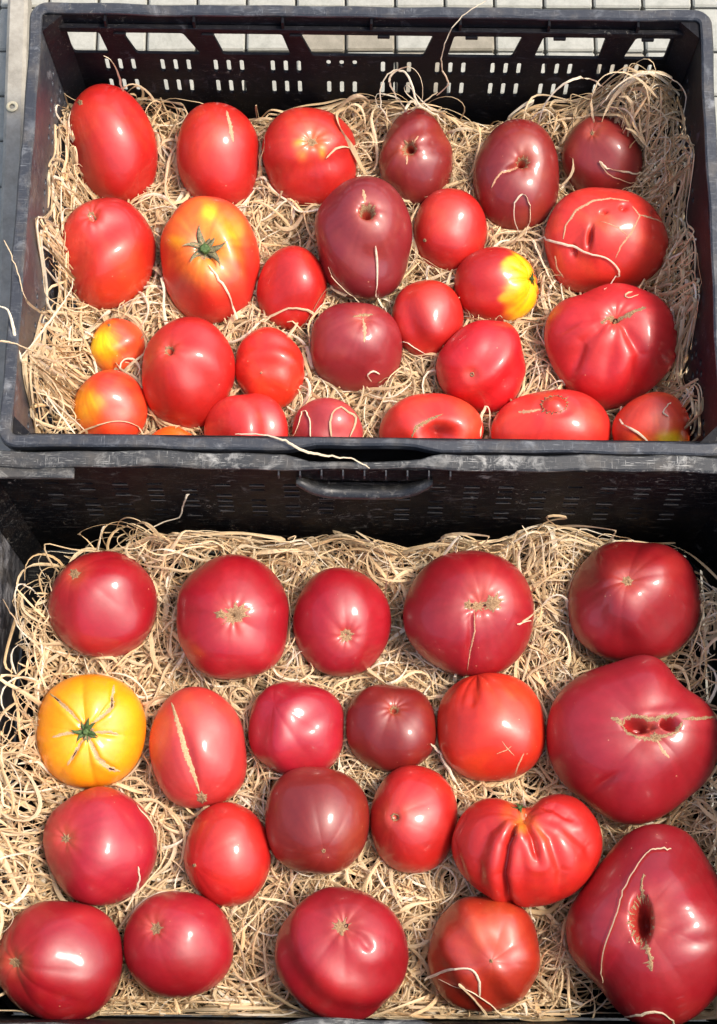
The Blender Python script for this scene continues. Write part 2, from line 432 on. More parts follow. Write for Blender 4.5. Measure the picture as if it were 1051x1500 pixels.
# ------------------------------------------------------------------ tomatoes
ZS = RIM - .138                  # level of the wood wool
RED = (184, 26, 18); CRIM = (156, 8, 26); DARK = (128, 28, 24); BRN = (128, 24, 16); ORD = (204, 58, 16); PINK = (188, 46, 44); LRED = (208, 60, 38)
YEL = (252, 176, 8); ORA = (240, 120, 24)
TL = []      # every built tomato: centre, frame, radii (used to lay the wood wool round them)
class Tomato:
    def __init__(s, cx, cy, rx, ry, rot=0, out=None, z=None, D=None, sup=2.0, stem=None, seed=0, egg=0, dents=(), grooves=(), bumps=(), lobes=None, dimple=(.10, .35), noise=.024):
        if lobes is None and cy > 700: lobes = (5 + seed % 4, .007 + .004 * (seed % 3), 1.9, seed * 1.3)
        s.seed = seed; s.dents = dents; s.grooves = grooves; s.bumps = bumps; s.lobes = lobes; s.dimple = dimple; s.nz = noise
        rad = (rx + ry) / 2 * 1.5 / FPX
        s.D = (D or .92) * rad
        zc = (ZS + .010 + max(0, s.D - .034) * .75) if z is None else ZS + z
        s.C = at(cx, cy, zc); n = CP - s.C; s.dist = np.linalg.norm(n); s.n = n / s.dist
        s.u = AX - s.n * (AX @ s.n); s.u /= np.linalg.norm(s.u); s.v = np.cross(s.n, s.u)
        # outline in pixels -> radius table in the plane facing the camera
        ph = np.linspace(0, 2 * math.pi, 361)[:-1]
        if out:
            a = np.radians([o[0] for o in out]); r = np.array([o[1] for o in out], float)
            a3 = np.concatenate([a - 2 * math.pi, a, a + 2 * math.pi]); r3 = np.tile(r, 3)
            pr = np.interp(ph, a3, r3); k = np.exp(-.5 * (np.arange(-24, 25) / 5.) ** 2); k /= k.sum()
            pr = np.convolve(np.tile(pr, 3), k, 'same')[360:720]
        else:
            q = ph - R(rot); e = 1 - egg * np.sin(q)
            pr = ((np.abs(np.cos(q)) / rx) ** sup + (np.abs(np.sin(q)) / ry) ** sup) ** (-1 / sup) 
            pr = pr * (1 + egg * (-np.sin(q)) * np.abs(np.cos(q)) ** 1.0)
        rg = np.random.default_rng(seed)
        if not out:
            for k in (2, 3, 4, 5): pr = pr * (1 + rg.normal(0, .011 / k ** .4) * np.cos(k * ph + rg.uniform(0, 6)))
        d = rays(cx + pr * np.cos(ph), cy - pr * np.sin(ph)); t = (s.n @ (s.C - CP)) / (d @ s.n)
        Q = CP + d * t[:, None] - s.C; a = Q @ s.u; b = Q @ s.v
        ang = np.arctan2(b, a); rr_ = np.hypot(a, b); o = np.argsort(ang); ang = ang[o]; rr_ = rr_[o]
        s.ta = np.concatenate([ang - 2 * math.pi, ang, ang + 2 * math.pi]); s.tr = np.tile(rr_, 3)
        s.Rm = float(rr_.mean()); s.pxm = s.dist / FPX
        s.waves = [(rg.normal(size=3) * rg.uniform(1.5, 3.6), rg.uniform(0, 6), rg.normal() * s.nz) for _ in range(7)]
        s.cx, s.cy = cx, cy
        stem = stem or (cx, cy - ry * .3); s.stem = stem; s.sd = s.dirs(np.array([stem[0]]), np.array([stem[1]]))[0]
        h = np.array([1, 0, 0.]) if abs(s.sd[0]) < .8 else np.array([0, 1, 0.])
        s.se = np.cross(s.sd, h); s.se /= np.linalg.norm(s.se); s.sf = np.cross(s.sd, s.se)
    def dirs(s, px, py):
        """direction from the centre to the front surface seen at px, py"""
        d = rays(px, py); t = (s.n @ (s.C - CP)) / (d @ s.n)
        Q = CP + d * t[..., None] - s.C; a = Q @ s.u; b = Q @ s.v
        phi = np.arctan2(b, a); Rr = np.interp(phi, s.ta, s.tr); rho = np.clip(np.hypot(a, b) / Rr, 0, .995)
        L = np.sqrt(1 - rho ** 2)
        v = np.stack([Rr * rho * np.cos(phi), Rr * rho * np.sin(phi), s.D * L], -1)
        return v / np.linalg.norm(v, axis=-1, keepdims=True)
    def base(s, d):
        phi = np.arctan2(d[:, 1], d[:, 0]); Rr = np.interp(phi, s.ta, s.tr)
        c2 = d[:, 0] ** 2 + d[:, 1] ** 2; r = 1 / np.sqrt(c2 / Rr ** 2 + d[:, 2] ** 2 / s.D ** 2)
        return r
    def local_px(s, d, r):
        P = s.C + (d * r[:, None]) @ np.stack([s.u, s.v, s.n]); return pix(P)
    def surf(s, d, lift=0.):
        r = s.base(d); px, py = s.local_px(d, r); f = np.clip((d[:, 2] + .05) / .3, 0, 1)
        k = np.zeros(len(d))
        for w, p, a in s.waves: k += a * np.sin(d @ w + p) * (1 - .0 * c_(d)) * (1 - np.abs(1 - np.abs(d[:, 2])) ** 2 * .6)
        cs = np.clip(d @ s.sd, -1, 1); th = np.arccos(cs); az = np.arctan2(d @ s.sf, d @ s.se)
        if s.dimple and s.dimple[0] >= .03: k -= .022 * np.exp(-(th / .12) ** 2) - .010 * np.exp(-((th - .24) / .10) ** 2)
        if s.dimple: k -= s.dimple[0] * np.exp(-(th / s.dimple[1]) ** 2)
        if s.lobes:
            n, amp, sp, phs = s.lobes
            w = az + .25 * np.sin(az * 2 + phs)
            k += amp * (np.abs(np.cos(w * n / 2 + phs)) ** .7 - .6) * np.sin(np.clip(th / sp, 0, 1) * math.pi) 
        if s.dimple and s.dimple[0] >= .04: k += .0045 * np.cos((6 + s.seed % 5) * az + s.seed + 1.4 * np.sin(2 * az + s.seed)) * np.exp(-((th - .22) / .2) ** 2)
        off = k * s.Rm
        for (x, y, a, b, ang, dep, sharp) in s.dents:
            ca, sa = math.cos(R(ang)), math.sin(R(ang)); X = px - x; Y = -(py - y)
            A = (X * ca + Y * sa) / a; B = (-X * sa + Y * ca) / b
            off -= f * dep * s.pxm * np.exp(-np.minimum((A * A + B * B), 40) ** (sharp / 2.))
        for (pts, wd, dep) in s.grooves:
            dm, tt = polydist(px, py, pts)
            off -= f * dep * s.pxm * np.exp(-(dm / wd) ** 2 / (.35 + .65 * np.sin(np.clip(tt, .04, .96) * math.pi))) * np.clip(np.sin(np.clip(tt, .0, 1.) * math.pi) * 1.6, .1, 1)
            off += f * dep * .28 * s.pxm * np.exp(-((dm - wd * 2.4) / (wd * 1.6)) ** 2)
        r2 = r + off + lift
        return s.C + (d * r2[:, None]) @ np.stack([s.u, s.v, s.n]), px, py, th, f
    def build(s, base, label, group, spots=(), shoulder=None, nth=72, nph=112):
        t = np.linspace(0, 1, nth + 1)[1:-1]; th = math.pi * (t * .45 + .55 * t ** 1.5)
        az = np.linspace(0, 2 * math.pi, nph + 1)[:-1]; TH, AZm = np.meshgrid(th, az, indexing='ij')
        D_ = (np.cos(TH)[..., None] * s.sd + np.sin(TH)[..., None] * (np.cos(AZm)[..., None] * s.se + np.sin(AZm)[..., None] * s.sf)).reshape(-1, 3)
        D_ = np.concatenate([D_, [s.sd], [-s.sd]])
        V, px, py, thv, f = s.surf(D_)
        n = nth - 1; i = np.arange(n - 1)[:, None] * nph; j = np.arange(nph)[None]; j2 = (j + 1) % nph
        Q = np.stack([i + j, i + nph + j, i + nph + j2, i + j2], -1).reshape(-1, 4)
        q1 = np.stack([i + j, i + nph + j, i + nph + j2], -1).reshape(-1, 3); q2 = np.stack([i + j, i + nph + j2, i + j2], -1).reshape(-1, 3)
        jj = np.arange(nph); top = np.stack([np.full(nph, n * nph), jj, (jj + 1) % nph], -1); b0 = (n - 1) * nph
        bt = np.stack([np.full(nph, n * nph + 1), b0 + (jj + 1) % nph, b0 + jj], -1)
        me = fast_mesh('tomato', V - s.C, np.concatenate([q1, q2, top, bt]))
        C = np.tile(lin(base), (len(V), 1))
        rg = np.random.default_rng(s.seed + 50)
        nz = np.zeros(len(V))
        for _ in range(5): nz += np.sin(D_ @ (rg.normal(size=3) * 2.6) + rg.uniform(0, 6))
        C = C * (1 + (.07 if base[0] < 230 else .015) * nz[:, None] * np.array([.6, 1, 1.2]))
        fn = np.zeros(len(V))
        for _ in range(10): fn += np.sin(D_ @ (rg.normal(size=3) * 9) + rg.uniform(0, 6))
        if shoulder:
            k = np.exp(-(thv / shoulder[1]) ** 2) * shoulder[2]; C = C * (1 - k[:, None]) + lin(shoulder[0]) * k[:, None]
        halo = [(s.stem[0], s.stem[1], .22 * s.Rm / s.pxm, (222, 112, 84), .38, 1.6)] if (s.dimple and s.dimple[0] >= .03 and base[0] < 230) else []
        pits = [(x, y, (a * 1.0, b * 1.0, an), (150, 20, 20), .8, 6) for (x, y, a, b, an, dep, sh_) in s.dents if dep >= 16 and sh_ >= 3]
        for (x, y, rr_, col, st, *sh) in halo + list(spots) + pits:
            ra, rb_, an = (rr_ if isinstance(rr_, tuple) else (rr_, rr_, 0)); ca, sa = math.cos(R(an)), math.sin(R(an)); X = px - x; Y = -(py - y)
            dd = np.hypot((X * ca + Y * sa) / ra, (-X * sa + Y * ca) / rb_) + .035 * fn
            p = sh[0] if sh else 2.2
            k = st * np.exp(-np.clip(dd, 0, 6) ** p) * f; C = C * (1 - k[:, None]) + lin(col) * k[:, None]
        azv = np.arctan2(D_ @ s.sf, D_ @ s.se); st_ = np.zeros(len(V))
        for k in (7, 11, 16, 23, 29): st_ += np.sin(k * azv + rg.uniform(0, 6) + .4 * np.sin(3 * thv)) * (1 + .5 * np.sin(thv * 5 + k))
        st_ *= np.clip(thv / .35, 0, 1) * np.clip((2.2 - thv), 0, 1)
        sk = .03 if base[0] < 230 else .006
        C = C * (1 + sk * st_[:, None] * np.array([.5, 1.5, 1.3]))
        bl = np.clip((nz + .35 * fn - .6) / 2.6, 0, 1)[:, None] * (.34 if base[0] < 230 else 0)
        C = C * (1 - bl) + (C * np.array([1.12, 2.6, 1.2]) + np.array([.03, .012, .002])) * bl
        set_col(me, 'skin', np.clip(C, .002, 1))
        s.o = link('tomato', me, M_tom); s.o.location = tuple(s.C)
        tag(s.o, label, 'tomato', group); TL.append(s); return s
    # ---- scars and stalks: parts lying on the skin
    def patch(s, x, y, r0, r1, spikes=7, spike=.6, name='stem_scar', mat=None, asp=1., ang=0, seed=0, lift=.00025, label=None):
        rg = random.Random(seed + s.seed * 31); n = 72; m = 5; V = []; F = []
        ph = rg.uniform(0, 6); pr = []
        js = [rg.uniform(.6, 1.4) for _ in range(spikes)]
        for k in range(n):
            a = k / n * spikes; i = int(a); fr = a - i
            pk = max(0, 1 - abs(fr - .5) * 3.2) ** 1.5 * js[i]
            pr.append(r1 * .88 * (1 + .6 * spike * pk) * (1 + .16 * rg.uniform(-1, 1)))
        X = []; Y = []; LF = []
        for q in range(m + 1):
            t = q / m
            for k in range(n):
                a = 2 * math.pi * k / n + ph; rr_ = r0 * (1 + .1 * math.sin(k * 1.7)) + (pr[k] - r0) * t
                ex, ey = rr_ * math.cos(a), rr_ * math.sin(a) * asp; ca, sa = math.cos(R(ang)), math.sin(R(ang))
                X.append(x + ex * ca - ey * sa); Y.append(y - (ex * sa + ey * ca)); LF.append((lift + .0006 * math.sin(t * math.pi) * (1 + .6 * rg.uniform(-1, 1))) * (1 - t ** 3) - .00035 * t ** 2)
        d = s.dirs(np.array(X), np.array(Y)); V, *_ = s.surf(d); V = V + (d @ np.stack([s.u, s.v, s.n])) * np.array(LF)[:, None] + s.n * .00012
        for q in range(m):
            for k in range(n): F.append((q * n + k, (q + 1) * n + k, (q + 1) * n + (k + 1) % n, q * n + (k + 1) % n))
        me = fast_mesh(name, V - s.C, F); o = link(name, me, mat or M_scar, s.o)
        if label: o['label'] = label
        return o
    def crack(s, pts, w, name='crack_scar', mat=None, seed=0, jag=.35, lift=.0003, spur=True):
        rg = random.Random(seed + s.seed * 17); P = resample(pts, 2.2); n = len(P); X = []; Y = []; LF = []
        for k, (x, y) in enumerate(P):
            a = P[max(0, k - 1)]; b = P[min(n - 1, k + 1)]; tx, ty = b[0] - a[0], b[1] - a[1]; L = math.hypot(tx, ty) or 1; nx, ny = -ty / L, tx / L
            env = math.sin(math.pi * (k + .3) / (n - .4)) ** .4 if n > 2 else 1
            for j in (-1, -.5, 0, .5, 1):
                ww = w / 2 * env * (1 + jag * rg.uniform(-1, 1) + (1.6 * jag if rg.random() < .15 and abs(j) == 1 else 0)); X.append(x + nx * ww * j); Y.append(y + ny * ww * j)
                LF.append(lift * (1 if abs(j) < 1 else -.4) * (1 + .8 * rg.uniform(-.6, 1)))
        d = s.dirs(np.array(X), np.array(Y)); V, *_ = s.surf(d); V = V + (d @ np.stack([s.u, s.v, s.n])) * np.array(LF)[:, None] + s.n * .0001
        F = [(i * 5 + j, i * 5 + j + 1, (i + 1) * 5 + j + 1, (i + 1) * 5 + j) for i in range(n - 1) for j in range(4)]
        return link(name, fast_mesh(name, V - s.C, F), mat or M_scar, s.o)
    def hollow(s, x, y, r, name='hollow', depth=.001, asp=1, ang=0):
        """small dark pit: a sunken cup set in the scar"""
        n = 18; X = []; Y = []; LF = []
        for q in range(4):
            t = 1 - q / 3.
            for k in range(n):
                a = 2 * math.pi * k / n; ex, ey = r * t * math.cos(a), r * t * asp * math.sin(a); ca, sa = math.cos(R(ang)), math.sin(R(ang))
                X.append(x + ex * ca - ey * sa); Y.append(y - (ex * sa + ey * ca)); LF.append(.0011 - .0009 * (1 - t))
        d = s.dirs(np.array(X), np.array(Y)); V, *_ = s.surf(d); V = V + (d @ np.stack([s.u, s.v, s.n])) * np.array(LF)[:, None]
        F = [(q * n + k, (q + 1) * n + k, (q + 1) * n + (k + 1) % n, q * n + (k + 1) % n) for q in range(3) for k in range(n)]
        return link(name, fast_mesh(name, V - s.C, F), M_hollow, s.o)
    def calyx(s, x, y, r, n=6, green=False, curl=.4, nub=True, seed=1, dirv=None):
        rg = random.Random(seed); d = s.dirs(np.array([float(x)]), np.array([float(y)])); P0, *_ = s.surf(d); P0 = P0[0]
        up = (d @ np.stack([s.u, s.v, s.n]))[0] if dirv is None else np.array(dirv, float); up /= np.linalg.norm(up); e = np.cross(up, [0, 1, .3]); e /= np.linalg.norm(e); f_ = np.cross(up, e)
        root = s.o; r = r * s.pxm
        for k in range(n):
            a = 2 * math.pi * (k + rg.uniform(-.25, .25)) / n; L = r * rg.uniform(.75, 1.25); V = []; F = []; m = 8; cu_ = rg.uniform(-.5, 1) * curl
            bend = rg.uniform(-.6, .6)
            for i in range(m + 1):
                t = i / m; a2 = a + bend * t * t; h = .0012 + L * (.25 * t * (1 - t) * 2 + cu_ * t * t)
                w = L * .17 * (math.sin(math.pi * min(1, t * .9 + .12)) ** .8) * (1 - t * .55)
                c = P0 + (e * math.cos(a2) + f_ * math.sin(a2)) * L * t * (1 - .15 * abs(cu_)) + up * h
                sd_ = (-e * math.sin(a2) + f_ * math.cos(a2)); 
                for j, ht in ((-1, .35), (0, -.1), (1, .35)): V.append(c + sd_ * w * j + up * w * ht)
                V.append(c - up * .0006)
            for i in range(m):
                b = i * 4
                for (p, q) in ((0, 1), (1, 2), (2, 3), (3, 0)): F.append((b + p, b + q, b + 4 + q, b + 4 + p))
            link('sepal', fast_mesh('sepal', np.array(V) - s.C, F), M_green if green else M_sepal, root)
        if nub:
            V = []; F = []; prof = [(.0, -.001), (.25, -.0005), (.27, .05), (.2, .16), (.19, .3), (.22, .36), (.12, .4), (0, .36)]
            for (pr_, pz) in prof:
                for k in range(12):
                    a = k * math.pi / 6; rr_ = pr_ * r * (1 + .12 * math.sin(k * 2.3)); V.append(P0 + (e * math.cos(a) + f_ * math.sin(a)) * rr_ + up * (pz * r + .0005))
            F = [(q * 12 + k, q * 12 + (k + 1) % 12, (q + 1) * 12 + (k + 1) % 12, (q + 1) * 12 + k) for q in range(len(prof) - 1) for k in range(12)]
            link('stalk', fast_mesh('stalk', np.array(V) - s.C, F), M_green, root)
def c_(d): return 0
def resample(pts, step):
    out = []
    for a, b in zip(pts[:-1], pts[1:]):
        n = max(1, int(math.dist(a, b) / step))
        for i in range(n): t = i / n; out.append((a[0] * (1 - t) + b[0] * t, a[1] * (1 - t) + b[1] * t))
    return out + [pts[-1]]
def polydist(px, py, pts):
    best = np.full(len(px), 1e9); tt = np.zeros(len(px)); L = [math.dist(a, b) for a, b in zip(pts[:-1], pts[1:])]; T = sum(L); acc = 0
    for (a, b), l in zip(zip(pts[:-1], pts[1:]), L):
        dx, dy = b[0] - a[0], b[1] - a[1]; t = np.clip(((px - a[0]) * dx + (py - a[1]) * dy) / (l * l), 0, 1)
        d = np.hypot(px - a[0] - dx * t, py - a[1] - dy * t); m = d < best; best = np.where(m, d, best); tt = np.where(m, (acc + t * l) / T, tt); acc += l
    return best, tt
GF = 'tomatoes in the far crate'; GN = 'tomatoes in the near crate'
T = Tomato
# --- far crate, back row
t = T(166, 216, 62, 93, 17, stem=(119, 152), seed=1, dimple=(.0, .3), D=.95).build(RED, 'long egg shaped red tomato in the back left corner of the far crate', GF, spots=[(150, 200, 50, PINK, .5)])
t.patch(119, 152, 0, 4, 5, .9)
t = T(320, 229, 62, 80, 5, stem=(335, 172), seed=2, dimple=(.0, .3), sup=2.15).build(RED, 'oval red tomato with a thin upright pale scratch, back row of far crate', GF, spots=[(300, 190, 45, LRED, .5)])
t.crack([(332, 163), (336, 180), (341, 209)], 5, mat=M_paler)
t = T(455, 232, 71, 72, 0, stem=(457, 208), seed=3, dimple=(.05, .3), sup=2.25).build(RED, 'round red tomato with small orange spots round its scar, back of far crate', GF,
    spots=[(440, 210, (8, 5, 30), YEL, .5), (443, 226, (7, 9, 0), ORA, .6), (472, 222, (5, 9, 10), YEL, .5), (465, 205, (20, 14, 0), ORA, .35), (440, 180, 50, LRED, .4)])
t.patch(457, 209, 0, 8, 6, .7)
t = T(611, 230, 53, 73, 0, egg=.10, stem=(598, 216), seed=4, dimple=(.10, .28), dents=[(599, 217, 9, 8, -30, 22, 3)]).build(DARK, 'dark maroon egg shaped tomato with a torn hole, tip towards the back wall', GF)
t.patch(599, 217, 8, 11, 6, .8); t.crack([(604, 212), (613, 200)], 3, mat=M_paler); t.crack([(597, 228), (597, 240)], 3, mat=M_paler)
t = T(757, 260, 62, 87, -6, stem=(768, 233), seed=5, dimple=(.10, .3), sup=2.1, dents=[(768, 233, 8, 8, 0, 22, 3), (750, 243, 15, 5, 30, 8, 2)]).build(DARK, 'large dark maroon tomato with a hole and a groove running from it, back row', GF)
t.patch(768, 233, 8, 11, 8, .6); t.crack([(762, 238), (750, 246), (735, 252)], 5, mat=M_paler); t.crack([(735, 250), (727, 262), (722, 274)], 3, mat=M_paler)
t = T(884, 231, 59, 66, -10, stem=(866, 190), seed=6, dimple=(.07, .3)).build(DARK, 'dark maroon tomato with tiny star scar, back right corner of far crate', GF)
t.patch(866, 190, 0, 3.5, 6, 1.2)
# --- second row
t = T(157, 373, 71, 83, 4, stem=(133, 313), seed=7, dimple=(.10, .2), D=.95, sup=2.15, dents=[(135, 314, 4, 4, 0, 7, 2)]).build(RED, 'big red tomato turning orange below, at the left wall of the far crate', GF, spots=[(180, 410, 50, ORD, .8), (130, 350, 40, PINK, .5)])
t.patch(133, 313, 3, 6, 6, .8)
t = T(308, 383, 72, 92, 3, stem=(300, 366), seed=8, dimple=(.16, .35), sup=2.2).build((206, 40, 28), 'orange and yellow topped tomato with a dried calyx, red below, in the far crate', GF,
    spots=[(300, 350, (62, 62, 0), (236, 112, 36), .9, 3.5), (308, 310, (13, 11, 0), YEL, .8), (258, 355, (11, 9, 0), YEL, .7), (345, 335, (16, 22, 0), YEL, .45), (290, 395, (35, 20, 0), ORA, .7), (260, 420, (26, 20, 0), (150, 50, 60), .5)], nth=84)
t.calyx(300, 364, 33, 10, curl=.5, seed=4); t.patch(300, 366, 0, 17, 7, .3, 'stem_scar', M_scar)
t = T(429, 420, 51, 61, -12, stem=(440, 385), seed=9, dimple=(0, .3)).build(RED, 'smooth plain red tomato left of the large dark maroon one in the far crate', GF)
t = T(533, 350, 71, 89, 0, stem=(538, 311), seed=10, z=.026, dimple=(.07, .3), sup=2.15, D=.95, dents=[(538, 312, 9, 9, 0, 28, 4)]).build((124, 26, 30), 'largest dark maroon tomato with a round hole, in the middle of the far crate', GF, nth=84)
t.patch(538, 312, 8, 12, 8, .5); t.crack([(535, 300), (532, 284)], 3.5, mat=M_paler)
t = T(659, 339, 55, 64, -4, stem=(623, 352), seed=11, z=.008, dimple=(0, .3), sup=2.1).build(RED, 'small glossy red tomato touching the right side of the largest dark maroon one', GF, spots=[(650, 310, 32, LRED, .6)])
t.patch(623, 352, 0, 3, 5, .6)
t = T(728, 419, 62, 57, -8, stem=(783, 408), seed=12, dimple=(.12, .35), lobes=(7, .05, .9, 1.), sup=2.0).build(RED, 'red tomato with a bright yellow stalk end, in the far crate', GF,
    spots=[(778, 420, (34, 66, -6), (250, 190, 6), 1., 5), (752, 384, (20, 9, 30), (250, 190, 6), .9, 5), (745, 432, (14, 7, 20), (246, 170, 6), .9, 5)], nth=96)
t.calyx(784, 408, 12, 6, True, .2, seed=3)
t = T(886, 355, 90, 80, 0, out=[(0, 96), (20, 90), (45, 86), (70, 82), (90, 80), (115, 82), (140, 86), (165, 88), (180, 89), (200, 88), (225, 92), (245, 86), (270, 76), (295, 74), (320, 84), (340, 94)],
    stem=(872, 322), seed=13, z=.016, dimple=(.03, .3), dents=[(863, 347, 5, 16, -8, 13, 2.6), (835, 370, 5, 8, 5, 10, 2.6), (885, 310, 5, 3, 0, 8, 2), (914, 304, 5, 4, 0, 8, 2), (870, 345, 70, 55, 20, 5, 6), (962, 312, 7, 5, 0, 8, 2)]).build((214, 48, 34),
    'wide light red tomato with scarred ring and several dents, by far right wall', GF, nth=110, nph=170)
t.crack([(823, 350), (828, 330), (845, 308), (870, 294), (895, 291), (920, 297)], 2.5, mat=M_paler); t.crack([(925, 305), (935, 318), (925, 340), (910, 360), (902, 378)], 2.5, mat=M_paler); t.crack([(880, 325), (905, 335), (918, 345)], 1.5, mat=M_paler); t.crack([(935, 317), (960, 322), (972, 326)], 2.5, mat=M_paler)
t.crack([(813, 375), (816, 392), (825, 407)], 1.8, mat=M_paler)
# --- third row
t = T(895, 508, 96, 96, 0, out=[(0, 97), (15, 100), (30, 101), (45, 100), (60, 95), (75, 95), (90, 94), (105, 90), (120, 88), (135, 98), (150, 101), (165, 97), (180, 92), (195, 88), (210, 88), (225, 92), (240, 92), (255, 97), (270, 94), (283, 88), (300, 83), (315, 85), (330, 88), (345, 93)],
    stem=(903, 462), seed=14, dimple=(.09, .28), dents=[(903, 462, 9, 3, 20, 10, 2)], grooves=[([(895, 466), (850, 500), (835, 560)], 9, 5), ([(915, 468), (940, 520), (930, 570)], 9, 5), ([(903, 470), (895, 520), (885, 570)], 11, 3), ([(880, 462), (845, 468), (812, 490)], 8, 4)], D=.85).build((200, 26, 36),
    'large pleated heart shaped tomato by the right wall of the far crate', GF, nth=110, nph=170, spots=[(880, 490, 60, LRED, .4)])
t.crack([(880, 472), (892, 462), (905, 461), (930, 456), (945, 452)], 6, jag=.6); t.hollow(903, 462, 5, asp=.5, ang=20)
t = T(173, 508, 41, 42, 0, stem=(150, 480), seed=15, z=.0, dimple=(0, .3)).build((216, 76, 36), 'smallest tomato, half yellow and half red, near the left wall of the far crate', GF, spots=[(148, 505, (26, 32, 10), (246, 178, 10), .95, 3.5)])
t.patch(160, 476, 0, 2.5, 5, .6)
t = T(275, 547, 68, 82, -3, stem=(247, 512), seed=16, z=.018, dimple=(.06, .25), D=.95, sup=2.15, dents=[(248, 513, 5, 6, 0, 12, 3)]).build(RED, 'big round red tomato with small round pit, left half of far crate', GF, nth=84)
t.patch(247, 512, 4, 7, 8, .5)
t = T(395, 539, 50, 61, 12, stem=(383, 546), seed=17, dimple=(-.02, .12)).build((206, 36, 22), 'orange red plum tomato with a tiny nub, right of the big pitted red one', GF, spots=[(410, 560, 40, ORD, .6)])
t.patch(383, 546, 0, 2, 5, .6, mat=M_paler)
t = T(522, 509, 69, 66, 0, stem=(533, 468), seed=18, z=.008, dimple=(.06, .3), sup=2.15).build((140, 30, 36), 'dark pinkish maroon tomato with T shaped mark, below the largest dark one', GF)
t.crack([(532, 466), (534, 482), (533, 502)], 4, mat=M_paler); t.crack([(518, 466), (530, 462), (545, 463)], 3)
t = T(626, 468, 53, 58, 0, stem=(605, 425), seed=19, z=.006, dimple=(0, .3)).build(RED, 'small round plain red tomato left of the yellow ended one, in the far crate', GF, spots=[(630, 425, 30, ORD, .4)])
t = T(707, 537, 68, 68, 0, out=[(0, 64), (15, 64), (30, 66), (45, 71), (60, 75), (75, 70), (90, 68), (110, 64), (130, 61), (150, 62), (165, 66), (180, 70), (200, 70), (220, 67), (240, 66), (255, 67), (270, 70), (290, 72), (310, 70), (325, 67), (340, 62), (350, 65)],
    stem=(691, 549), seed=20, dimple=(.03, .2), D=.95).build((204, 22, 30), 'heart shaped red tomato with uneven right edge, left of the large pleated one', GF, nth=84)
t.patch(691, 549, 1.5, 4, 6, .4)
# --- front row, partly behind the rim
t = T(162, 597, 54, 56, 0, stem=(130, 560), seed=21, dimple=(0, .3)).build((214, 52, 26), 'red orange tomato with a yellow left side, front left corner of far crate', GF, spots=[(120, 592, (22, 34, 10), (242, 160, 14), .85, 3), (142, 588, (11, 11, 0), (245, 170, 14), .7)])
t = T(252, 657, 39, 32, 0, stem=(252, 640), seed=22, z=.006, dimple=(0, .3)).build((230, 84, 24), 'orange tomato of which only the top shows above the front rim of the far crate', GF, spots=[(250, 640, 22, ORA, .6)])
t = T(360, 630, 62, 53, 0, stem=(345, 620), seed=23, dimple=(0, .3)).build((206, 40, 34), 'red tomato half hidden by the front rim, below the orange red plum tomato', GF)
t = T(479, 632, 52, 49, 0, stem=(470, 600), seed=24, dimple=(0, .3)).build((176, 56, 58), 'dull pinkish tomato under curled straw, half hidden by the front rim of the far crate', GF)
t = T(632, 631, 77, 56, 0, stem=(645, 636), seed=25, dimple=(.08, .3), dents=[(645, 636, 26, 17, 0, 20, 3)]).build((212, 46, 32), 'red tomato with a wide sunken hollow, at the front rim of the far crate', GF, nth=96)
t.crack([(606, 640), (612, 625), (630, 612), (650, 605)], 4, jag=.7)
t = T(808, 633, 87, 63, 0, stem=(812, 594), seed=26, z=.018, dimple=(.0, .3), dents=[(812, 594, 30, 17, 0, 4, 6), (812, 593, 15, 10, 0, -9, 2.5)]).build((212, 42, 32), 'broad red tomato with round button and ring scar, at the far crate front rim', GF, nth=96)
t.patch(812, 593, 18, 21, 16, .5, asp=.66, mat=M_scar); t.crack([(792, 598), (775, 601), (758, 602)], 4, jag=.7, mat=M_paler)
t = T(958, 632, 58, 57, 0, z=.034, D=.8, out=[(0, 54), (30, 56), (60, 60), (90, 58), (110, 56), (140, 56), (180, 62), (220, 60), (270, 55), (320, 58)], stem=(957, 580), seed=27, dimple=(0, .3)).build((216, 60, 30), 'pointed red tomato with an orange patch, in the front right corner of the far crate', GF, spots=[(982, 645, (22, 13, 0), YEL, .9, 3), (940, 645, (10, 8, 0), ORA, .7)])
# ================= near crate
t = T(152, 886, 79, 77, 0, stem=(110, 841), seed=31, dimple=(.03, .3), sup=2.2).build(CRIM, 'crimson tomato with small upper left scar, back left corner of the near crate', GN)
t.patch(110, 841, 0, 8, 6, .8)
t = T(342, 904, 84, 92, 0, stem=(342, 902), seed=32, z=.022, dimple=(.07, .3), sup=2.15, dents=[(342, 902, 4, 3, 0, 6, 2)]).build(CRIM, 'crimson tomato with a broad tan scar at its centre, second in near back row', GN)
t.patch(346, 900, 0, 20, 9, .8, asp=.7, ang=25); t.patch(324, 900, 0, 9, 5, .9, asp=.7); t.hollow(342, 902, 2.4)
t = T(502, 912, 70, 80, 4, stem=(508, 932), seed=33, dimple=(.09, .25)).build(CRIM, 'crimson tomato with a round brown scar low on it, in the near back row', GN)
t.patch(508, 932, 1.5, 11, 8, .7)
t = T(688, 899, 94, 92, 0, stem=(706, 884), seed=34, z=.026, dimple=(.08, .35), sup=2.2, grooves=[([(690, 895), (690, 940), (686, 982)], 5, 3)], dents=[(700, 885, 22, 10, 10, 4, 2)]).build((146, 12, 24), 'large crimson tomato with a wide jagged scar and thin crack running down', GN)
t.patch(700, 887, 0, 13, 9, .8, asp=.6); t.patch(722, 884, 0, 12, 7, 1.0, asp=1.); t.patch(686, 886, 0, 7, 5, 1.); t.crack([(695, 896), (696, 925), (690, 955), (685, 985)], 2.5, mat=M_paler); t.hollow(692, 886, 2); t.hollow(712, 886, 1.8)
t = T(931, 881, 96, 91, 0, stem=(920, 853), seed=35, z=.026, dimple=(.05, .25), sup=2.2).build((138, 12, 22), 'large crimson tomato in the back right corner of the near crate', GN)
t.patch(920, 853, 0, 8, 6, .5)
